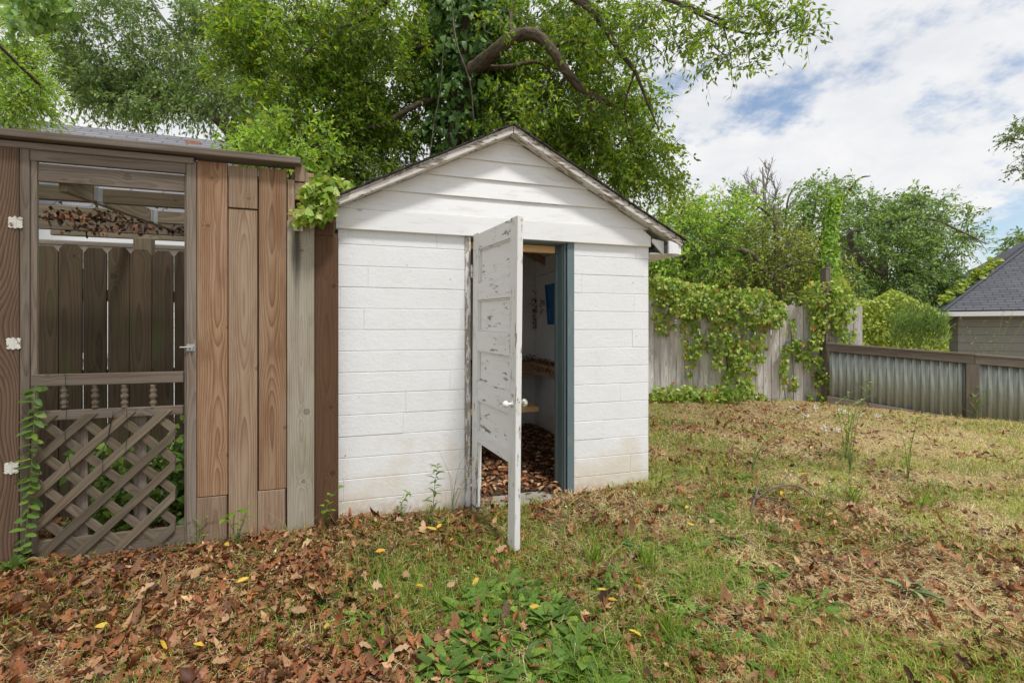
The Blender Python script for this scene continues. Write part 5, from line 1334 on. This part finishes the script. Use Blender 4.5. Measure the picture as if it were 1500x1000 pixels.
# grass
def blades(name, n0, seed, prob, H, W, lean, mt, label, flat=0.0, rfun=None, cat='grass'):
    X, Y, Z, r = scatter(n0, seed=seed); cv_ = cover(X, Y, Z)
    k = (r.random(n0) < prob(cv_, X, Y, r)) & allowed(X, Y)
    X, Y, Z, cv_ = X[k], Y[k], Z[k], cv_[k]; n = len(X)
    h = H[0]+(H[1]-H[0])*r.random(n)**2; w_ = W*(.6+.8*r.random(n))*(1+.12*np.maximum(Y-2, 0))
    a = r.random(n)*2*np.pi; dx, dy = np.cos(a), np.sin(a); ln = lean*(.3+1.0*r.random(n))
    sx, sy = -dy, dx
    V = np.zeros((n, 5, 3)); B = np.stack([X, Y, Z-.006], -1)
    for i, (t_, wf) in enumerate(((0, 1), (.55, .8))):
        up = h*t_*(1-flat)*np.cos(ln*t_*.6); ou = h*t_*(flat+np.sin(ln*t_))
        c = B+np.stack([dx*ou, dy*ou, up+flat*.02*(t_ > 0)], -1)
        V[:, 2*i] = c-np.stack([sx, sy, 0*sx], -1)*(w_*wf*.5)[:, None]; V[:, 2*i+1] = c+np.stack([sx, sy, 0*sx], -1)*(w_*wf*.5)[:, None]
    up = h*(1-flat)*np.cos(ln)*.95; ou = h*(flat+np.sin(ln)*.9)
    V[:, 4] = B+np.stack([dx*ou+sx*h*.12, dy*ou+sy*h*.12, up+flat*.012], -1)
    tri = np.array([(0, 1, 3), (0, 3, 2), (2, 3, 4)])
    Fa = (np.arange(n)[:, None, None]*5+tri[None]).reshape(-1, 3)
    rv = rfun(cv_, X, Y, r)
    o = np_obj(name, V.reshape(-1, 3), Fa, mt, np.repeat(np.clip(rv, 0, 1), 5), None, True, np.repeat(.6*fbm(X*2.1, Y*2.1, 9)+.4*r.random(n), 5))
    tag(o, label, cat, kind='stuff'); return o
def pg(cv_, X, Y, r): return np.clip(cv_[:, 1]*1.8*np.clip(4.4*fbm(X*2.6, Y*2.6, 21)-1.45, .10, 2)-.06, .015, 1)
def ps(cv_, X, Y, r): return np.clip(cv_[:, 2]*1.2*(.3+1.3*fbm(X*2.0, Y*2.0, 51))+.02, .13, 1)
blades('grass', 420000, 11, pg, (.025, .13), .0030, 1.0, M['grass'], 'short patchy green grass growing on the right and middle of the yard', rfun=lambda c, X, Y, r: r.random(len(X))*.6+.55*fbm(X*1.7, Y*1.7, 5)*(.5+c[:, 2])-.08)
blades('dry_grass', 260000, 12, ps, (.03, .19), .0025, 1.3, M['straw'], 'dry straw colored grass lying across the right side of the yard', flat=.75, rfun=lambda c, X, Y, r: r.random(len(X))*.8+.2*fbm(X*2, Y*2, 6), cat='dry grass')

# ================================================================ SINGLE PLANTS AND LEAVES
def rosette(name, label, cat, px, py, nl, L, W, mt, tilt=.5, group=None, prof=PROF_ROUND, spread=0.0, fl=None):
    b = ground_at(px, py); root = empty(name, b); tag(root, label, cat, group)
    a = np.arange(nl)*2.4+rng.random(nl)*.6; el = tilt*(.4+1.1*rng.random(nl))
    D = np.stack([np.cos(a)*np.cos(el), np.sin(a)*np.cos(el), np.sin(el)], -1)
    P = np.stack([np.cos(a), np.sin(a), np.zeros(nl)], -1)*(spread*rng.random(nl)[:, None])
    leaves_obj('leaves', P, D, np.tile([0, 0, 1.0], (nl, 1))+rng.normal(0, .15, (nl, 3)), L*(.6+.6*rng.random(nl)), W*(.7+.5*rng.random(nl)), mt, rng.random(nl), None, root, prof=prof, curl=.4, fold=.25)
    return root
def stalk(name, label, cat, base, tips, leaf_n, L, W, mt, prof=PROF_LEAF, stem_r=.003, stem_m='stem', flower=None, group=None, rise=.5, t0=.15, fsz=.01):
    root = empty(name, base); tag(root, label, cat, group)
    P = []; D = []; sm = MB(); fm = MB()
    for tip in tips:
        tip = Vector(tip)-Vector(base); mid = tip*.5+Vector((-tip.x*.2+random.gauss(0, .01), -tip.y*.2, tip.length*.06))
        pts = smooth_path([Vector((0, 0, -.02)), mid, tip], 6)
        sm.tube(pts, [stem_r*(1-.6*i/(len(pts)-1)) for i in range(len(pts))], 5)
        for i in range(leaf_n):
            t_ = (t0+(1-t0)*(i+.5)/leaf_n)*(len(pts)-1.01); k_ = int(t_); p = pts[k_].lerp(pts[k_+1], t_-k_)
            a_ = i*2.4+random.random()*.5; P.append(tuple(p)); D.append((math.cos(a_), math.sin(a_), rise+random.gauss(0, .15)))
        if flower:
            for j in range(7):
                aa = j*.9; fm.add([tip, tip+Vector((math.cos(aa)*fsz, math.sin(aa)*fsz, fsz*.4)), tip+Vector((math.cos(aa+.8)*fsz, math.sin(aa+.8)*fsz, fsz*.4)), tip+Vector((0, 0, fsz*.5))], [(0, 1, 2), (1, 3, 2)])
    sm.build('stem', M[stem_m], root, smooth=True)
    if leaf_n:
        n = len(P); leaves_obj('leaves', np.array(P), np.array(D), np.tile([0, 0, 1.0], (n, 1))+rng.normal(0, .2, (n, 3)), L*(.55+.6*rng.random(n)), W*(.7+.5*rng.random(n)), mt, rng.random(n), None, root, prof=prof, curl=.35, fold=.3)
    if flower: fm.build('flower', M[flower], root)
    return root
def gp_(px, py): return ground_at(px, py)
# tall weed beside the shed wall
b = gp_(634, 775); top = at(641, 680, b.y+.02)
stalk('weed', 'upright green weed with whorls of narrow leaves against the white wall', 'weed', b, [top], 34, .085, .018, M['weedleaf'], rise=.35)
b = gp_(588, 757); top = at(600, 722, b.y)
stalk('weed', 'short narrow leaved sprout at the foot of the white wall', 'weed', b, [top], 16, .07, .016, M['weedleaf'], rise=.4)
b = gp_(662, 752)
stalk('wildflower', 'thin wiry wildflowers with tiny yellow heads leaning beside the door hinge', 'wildflower', b, [at(x_, y_, b.y-.05) for (x_, y_) in ((688, 652), (689, 672), (693, 687), (660, 693), (700, 679), (684, 700), (673, 713), (708, 694), (642, 658))], 0, 0, 0, None, stem_r=.0016, flower='yellowpetal')
# sprouts on the boards
b = gp_(345, 800)
stalk('sprout', 'lime green pointed leaf sprout in front of the gray boards', 'sprout', b, [at(345, 745, b.y), at(325, 755, b.y-.03), at(365, 738, b.y-.03)], 4, .085, .034, M['limeleaf'], t0=.55, rise=.2)
stalk('sprout', 'bushy small leaved seedling at the base of the gray boards', 'sprout', gp_(350, 802), [at(x_, y_, b.y-.02) for (x_, y_) in ((348, 772), (356, 765), (362, 778), (340, 780))], 12, .022, .012, M['weedleaf'])
b = gp_(472, 776)
stalk('vine_sprout', 'small trailing vine sprout with lime leaves at the dark brown board', 'sprout', b, [at(478, 740, b.y), at(498, 712, b.y), at(480, 722, b.y)], 4, .06, .034, M['limeleaf'], t0=.3)
mbv = None
stalk('vine_runner', 'long thin bare runner arching from the sprout along the boards', 'runner', gp_(430, 800), [at(388, 747, 2.95), at(465, 755, 3.05)], 0, 0, 0, None, stem_r=.0018, stem_m='drystem')
# vine climbing the gate post
def climber(name, label, pts, n, L, W, mt):
    b = Vector(pts[0]); root = empty(name, b); tag(root, label, 'vine')
    sp = smooth_path([Vector(p)-b for p in pts], 5); mb = MB(); mb.tube(sp, .0025, 5); mb.build('stem', M['stem'], root, smooth=True)
    P = []; D = []
    for i in range(n):
        t_ = (i+.5)/n*(len(sp)-1.01); k_ = int(t_); P.append(tuple(sp[k_].lerp(sp[k_+1], t_-k_)))
        s = 1 if i % 2 else -1; D.append((s*1.0, -.45+random.gauss(0, .2), random.gauss(.0, .3)))
    n = len(P)
    leaves_obj('leaves', np.array(P), np.array(D), np.tile([0, -.6, .8], (n, 1))+rng.normal(0, .25, (n, 3)), L*(.65+.5*rng.random(n)), W*(.7+.5*rng.random(n)), mt, rng.random(n), None, root, prof=PROF_ROUND, curl=.35, fold=.2)
def gw(px, py): u, z = wall(px, py, .14); return loc2w(u, -.14, z)
climber('climbing_vine', 'green leafed vine climbing the left stile of the lattice gate', [gw(34, 815), gw(42, 740), gw(46, 680), gw(50, 620), gw(53, 565)], 46, .075, .036, M['weedleaf'])
rosette('weed', 'low green weed tuft at the foot of the left gate post', 'weed', 20, 838, 22, .09, .04, M['weedleaf'], tilt=.9)
# leaves behind the lattice
P = []
for i in range(900):
    u = random.uniform(-1.7, -.75); d = random.uniform(.2, .6); P.append(tuple(loc2w(u, d, -.03+.75*random.random()**1.3*(1.0 if u > -1.1 else .75))))
ivy_patch('undergrowth', 'shadowed green undergrowth growing behind the lattice panel', 'undergrowth', loc2w(-1.2, .4, -.04), np.array(P), np.tile(np.array([.0, -.7, .6]), (len(P), 1)), .06, M['weedleaf'], hang=.3)
# broadleaf patch, bottom middle
CPX = [(x_, y_) for (x_, y_) in ((720, 880), (760, 900), (700, 910), (740, 930), (790, 920), (820, 950), (760, 960), (690, 950), (850, 975), (800, 985), (720, 985), (660, 985), (880, 940), (780, 870), (830, 900), (640, 960), (770, 1000), (870, 1005), (720, 1010), (700, 870), (740, 855), (800, 880), (680, 900), (860, 950), (830, 985), (700, 935), (750, 880), (690, 990), (810, 915))]
for i, (x_, y_) in enumerate(CPX):
    rosette('broadleaf_weed', 'leafy dark green broadleaf weed in the dense patch at bottom center', 'weed', x_+random.uniform(-8, 8), y_+random.uniform(-6, 6), 24, .098, .046, M['weedleaf'], tilt=.62, group='broadleaf weeds in the bottom patch', spread=.05, prof=PROF_ROUND if i % 3 else PROF_LEAF)
for i, (x_, y_, s_) in enumerate(((1020, 900, 1), (985, 810, .8), (1090, 720, .9), (1060, 740, .8), (1040, 760, .9), (1120, 770, .8), (1150, 900, 1), (590, 985, 1), (480, 880, .7), (905, 840, .9), (640, 770, .7), (400, 895, .7), (1000, 690, .8), (1250, 960, 1), (30, 905, .6), (950, 930, .9), (1010, 850, .9), (1080, 830, .8), (900, 890, .9), (1130, 990, 1), (530, 900, .7), (560, 950, .8), (980, 870, .9), (1040, 940, .9), (1010, 800, .9), (1060, 850, .9), (1100, 860, 1), (1130, 840, .8), (930, 800, .9), (890, 860, .9), (1000, 940, 1), (1160, 960, 1.1), (1250, 990, 1.1), (1340, 960, 1), (1400, 990, 1.1), (1080, 940, .9), (960, 880, 1), (1070, 790, .8), (990, 740, .7), (970, 700, .7), (1010, 670, .7), (1085, 700, 1), (1070, 715, .9), (1200, 885, 1))):
    rosette('ground_weed', 'flat green weed rosette scattered in the leaves and grass', 'weed', x_, y_, 15, .10*s_, .034*s_, M['weedleaf'], tilt=.45, group='scattered weed rosettes', spread=.04)
rosette('weed', 'pale long leaved weed rosette on the right side of the lawn', 'weed', 1335, 865, 16, .17, .024, M['paleweed'], tilt=.45, prof=PROF_LEAF)
rosette('weed', 'dark glossy weed rosette in the grass right of the center', 'weed', 1195, 900, 22, .13, .045, M['weedleaf'], tilt=.45)
for (x_, y_, lb_) in ((950, 830, 'bright tuft of grass right of the broadleaf patch'), (1350, 745, 'bright green grass tuft on the dry lawn'), (1250, 735, 'tall green grass clump below the white seed heads'), (870, 825, 'fine grass tuft in front of the open door'), (980, 930, 'light green grass tuft near the bottom edge')):
    b = gp_(x_, y_); n = 34; root = empty('grass_tuft', b); tag(root, lb_, 'grass')
    a = rng.random(n)*6.283; el = .75+.6*rng.random(n)
    leaves_obj('blades', rng.normal(0, .025, (n, 3))*np.array([1, 1, 0]), np.stack([np.cos(a)*np.cos(el), np.sin(a)*np.cos(el), np.sin(el)], -1), rng.normal(0, 1, (n, 3)), .12+.10*rng.random(n), .007, M['limeleaf'], rng.random(n), None, root, prof=PROF_BLADE, curl=.25)
# tall stalks on the lawn
for (bx, by, tips, lb_, fl) in ((1245, 690, ((1243, 575), (1275, 560), (1232, 600), (1255, 590)), 'tall thin weed with white seed heads in the middle of the dry lawn', 'fluff'), (1330, 705, ((1345, 610), (1320, 630), (1338, 640)), 'slim upright green weed in the dry lawn', 'yellowpetal'), (1100, 690, ((1160, 610), (1150, 630), (1135, 620)), 'wispy leaning weed stems right of the shed', 'yellowpetal'), (1238, 672, ((1225, 590), (1250, 605), (1240, 620), (1262, 585)), 'cluster of slender green stems beside the white seed heads', 'fluff'), (1205, 760, ((1160, 690), (1250, 700), (1215, 705)), 'thin grassy weed stems at the edge of the leaf patch', 'fluff'), (1430, 612, ((1437, 570), (1428, 580)), 'white topped weed at the fence post foot', 'fluff'), (1275, 595, ((1276, 548), (1270, 560)), 'thin weed standing against the corrugated metal', 'yellowpetal'), (830, 775, ((829, 742),), 'single pale flower stem in front of the shed opening', 'fluff'), (1080, 592, ((1095, 560), (1070, 565), (1105, 570)), 'yellow flowered stems at the foot of the thick fence vine', 'yellowpetal'), (290, 800, ((303, 757), (288, 765)), 'dry brown seed stalk before the first gray board', 'drystem')):
    b = gp_(bx, by); sc_ = b.y/4
    stalk('tall_weed', lb_, 'weed', b, [at(x_, y_, b.y+random.uniform(-.08, .08)) for (x_, y_) in tips], 14, .12*sc_, .010*sc_, M['limeleaf'], stem_r=.0032*sc_, flower=fl, rise=1.0, t0=.02, fsz=.011*sc_)
# pale scraps of white seed fluff on the bare patch
mt_f = M['fluff']
for i, (x_, y_) in enumerate(((1180, 612), (1210, 630), (1225, 632), (1240, 606), (1258, 610), (1285, 612), (1165, 600), (1195, 600), (1232, 604))):
    b = gp_(x_, y_); n = 18
    o = leaves_obj('seed_fluff', rng.normal(0, .012, (n, 3))*np.array([1.6, 1, .25]), rdir(n, .3), rdir(n), .05+.03*rng.random(n), .012, M['tanleaf'], rng.random(n), curl=.3)
    o.data.materials[0] = mt_f; o.location = b+Vector((0, 0, .02)); tag(o, 'white tuft of seed fluff lying on the bare patch by the fence', 'seed fluff', 'white fluff tufts')
# individual fallen leaves that stand out
def one_leaf(name, px, py, L, W, mt, label, group, prof, cat='leaf'):
    b = ground_at(px, py); a = random.uniform(0, 6.283)
    o = leaves_obj(name, np.zeros((1, 3)), np.array([[math.cos(a), math.sin(a), .12]]), np.array([[random.gauss(0, .25), random.gauss(-.25, .2), 1]]), L, W, mt, rng.random(1), None, curl=random.uniform(-.3, .8), fold=random.uniform(-.1, .7), prof=prof, jag=.2)
    o.location = b+Vector((0, 0, .045)); tag(o, label, cat, group)
for (x_, y_) in ((450, 905), (590, 850), (545, 870), (425, 860), (205, 880), (120, 865), (40, 945), (310, 985), (325, 925), (525, 958), (600, 960), (735, 815), (730, 820), (665, 870), (860, 815), (580, 770), (280, 860), (160, 925), (255, 905), (155, 905), (395, 745), (385, 820), (175, 800), (455, 800), (1200, 865), (1250, 745), (1040, 775), (1175, 840)):
    one_leaf('tan_leaf', x_, y_, random.uniform(.05, .085), random.uniform(.035, .06), M['tanleaf'], 'broad tan fallen leaf curled on top of the leaf litter', 'broad tan leaves', PROF_LOBE)
for (x_, y_) in ((160, 927), (365, 857), (75, 863), (235, 952), (335, 810), (640, 785), (565, 815), (700, 857), (775, 900), (610, 868), (940, 945), (888, 875), (935, 867), (640, 783), (1170, 700), (1145, 727), (1018, 778), (1140, 818), (1470, 716), (800, 815), (660, 802), (1008, 750), (300, 960), (230, 742), (480, 925), (890, 890)):
    one_leaf('yellow_leaf', x_, y_, random.uniform(.05, .075), random.uniform(.018, .03), M['yellowleaf'], 'narrow bright yellow fallen leaf', 'yellow fallen leaves', PROF_LEAF)
# fallen twig
b = gp_(1105, 750); mb = MB()
q = lambda x_, y_, h_: ground_at(x_, y_)-b+Vector((0, 0, h_))
for pts, r_ in (([q(1100, 752, .01), q(1106, 738, .05), q(1112, 724, .08)], .009), ([q(1105, 740, .04), q(1130, 728, .07), q(1165, 725, .08), q(1190, 735, .05)], .006), ([q(1112, 735, .05), q(1145, 745, .05), q(1180, 755, .02)], .005), ([q(1140, 727, .07), q(1155, 710, .1), q(1170, 700, .12)], .004), ([q(1130, 730, .06), q(1120, 712, .10)], .004)):
    mb.tube(smooth_path(pts, 4), r_, 6)
o = mb.build('fallen_branch', M['barkgray'], None, smooth=True); o.location = b; tag(o, 'forked dead branch lying on the lawn right of the shed', 'branch')
# thin green stems rising over the metal fence in front of the garage
b = at(1455, 540, 7.6); b.z = gz(b.x, b.y)
stalk('tall_weed', 'wispy yellow green stems standing before the garage wall', 'weed', b, [at(x_, y_, 7.6+random.uniform(-.2, .3)) for (x_, y_) in ((1440, 470), (1490, 440), (1470, 455), (1500, 470), (1420, 480), (1455, 490), (1405, 462), (1395, 475))], 14, .09, .008, M['paleweed'], stem_r=.004, rise=.8, t0=.5)

# ================================================================ LIGHT, SKY, CAMERA
EL = math.radians(64); AZ = math.radians(145)      # azimuth clockwise from +Y: sun behind the camera, to the right
ts = Vector((math.sin(AZ)*math.cos(EL), math.cos(AZ)*math.cos(EL), math.sin(EL)))
sd = bpy.data.lights.new('sun', 'SUN'); sd.energy = 3.3; sd.angle = math.radians(8); sd.color = (1, .975, .945)
so = bpy.data.objects.new('sun', sd); COL.objects.link(so); so.rotation_euler = ts.to_track_quat('Z', 'Y').to_euler()
w = bpy.data.worlds.new('World'); scn.world = w; w.use_nodes = True
t = NT(w.node_tree)
sky = t.new('ShaderNodeTexSky', sky_type='NISHITA'); sky.sun_disc = False; sky.sun_elevation = EL; sky.sun_rotation = AZ
sky.altitude = 100; sky.dust_density = 1.5; sky.ozone_density = 1.2
dv = t.new('ShaderNodeTexCoord').outputs['Generated']
x, y, z = t.sep(dv)
zz = t.m('ADD', t.m('MAXIMUM', z, 0.0), .32)
cv = t.comb(t.m('DIVIDE', x, zz), t.m('DIVIDE', y, zz), 9.4)
n1 = t.noise(cv, 2.6, 9, .6, .0); n2 = t.noise(cv, 1.2, 4, .5); n3 = t.noise(cv, 4.5, 6, .6, .3)
cov = t.step(t.m('ADD', t.m('MULTIPLY', n1, .65), t.m('MULTIPLY', n2, .35)), .41, .50)
shade = t.ramp(n3, [(.34, (.86, .88, .91)), (.62, (1.0, 1.0, 1.0))])
cb_ = t.mix(1.0, shade, (10, 10, 10.1), 'MULTIPLY')
skyc = t.mix(1.0, sky.outputs[0], (2.1, 2.0, 1.85), 'MULTIPLY')
colr = t.mix(cov, skyc, cb_)
bg = t.new('ShaderNodeBackground'); t.put(bg.inputs[0], colr); bg.inputs[1].default_value = .1
ow = t.new('ShaderNodeOutputWorld'); t.l.new(bg.outputs[0], ow.inputs[0])

cam = bpy.data.cameras.new('camera'); cam.sensor_width = 36; cam.lens = F/1500*36; cam.shift_y = -.012; cam.clip_start = .05; cam.clip_end = 500
co = bpy.data.objects.new('camera', cam); COL.objects.link(co); co.location = (0, 0, EYE); co.rotation_euler = (math.radians(90), 0, 0)
scn.camera = co
scn.render.resolution_x = 1024; scn.render.resolution_y = 682
scn.view_settings.view_transform = 'Standard'; scn.view_settings.look = 'None'; scn.view_settings.gamma = 1
scn.view_settings.exposure = -0.1
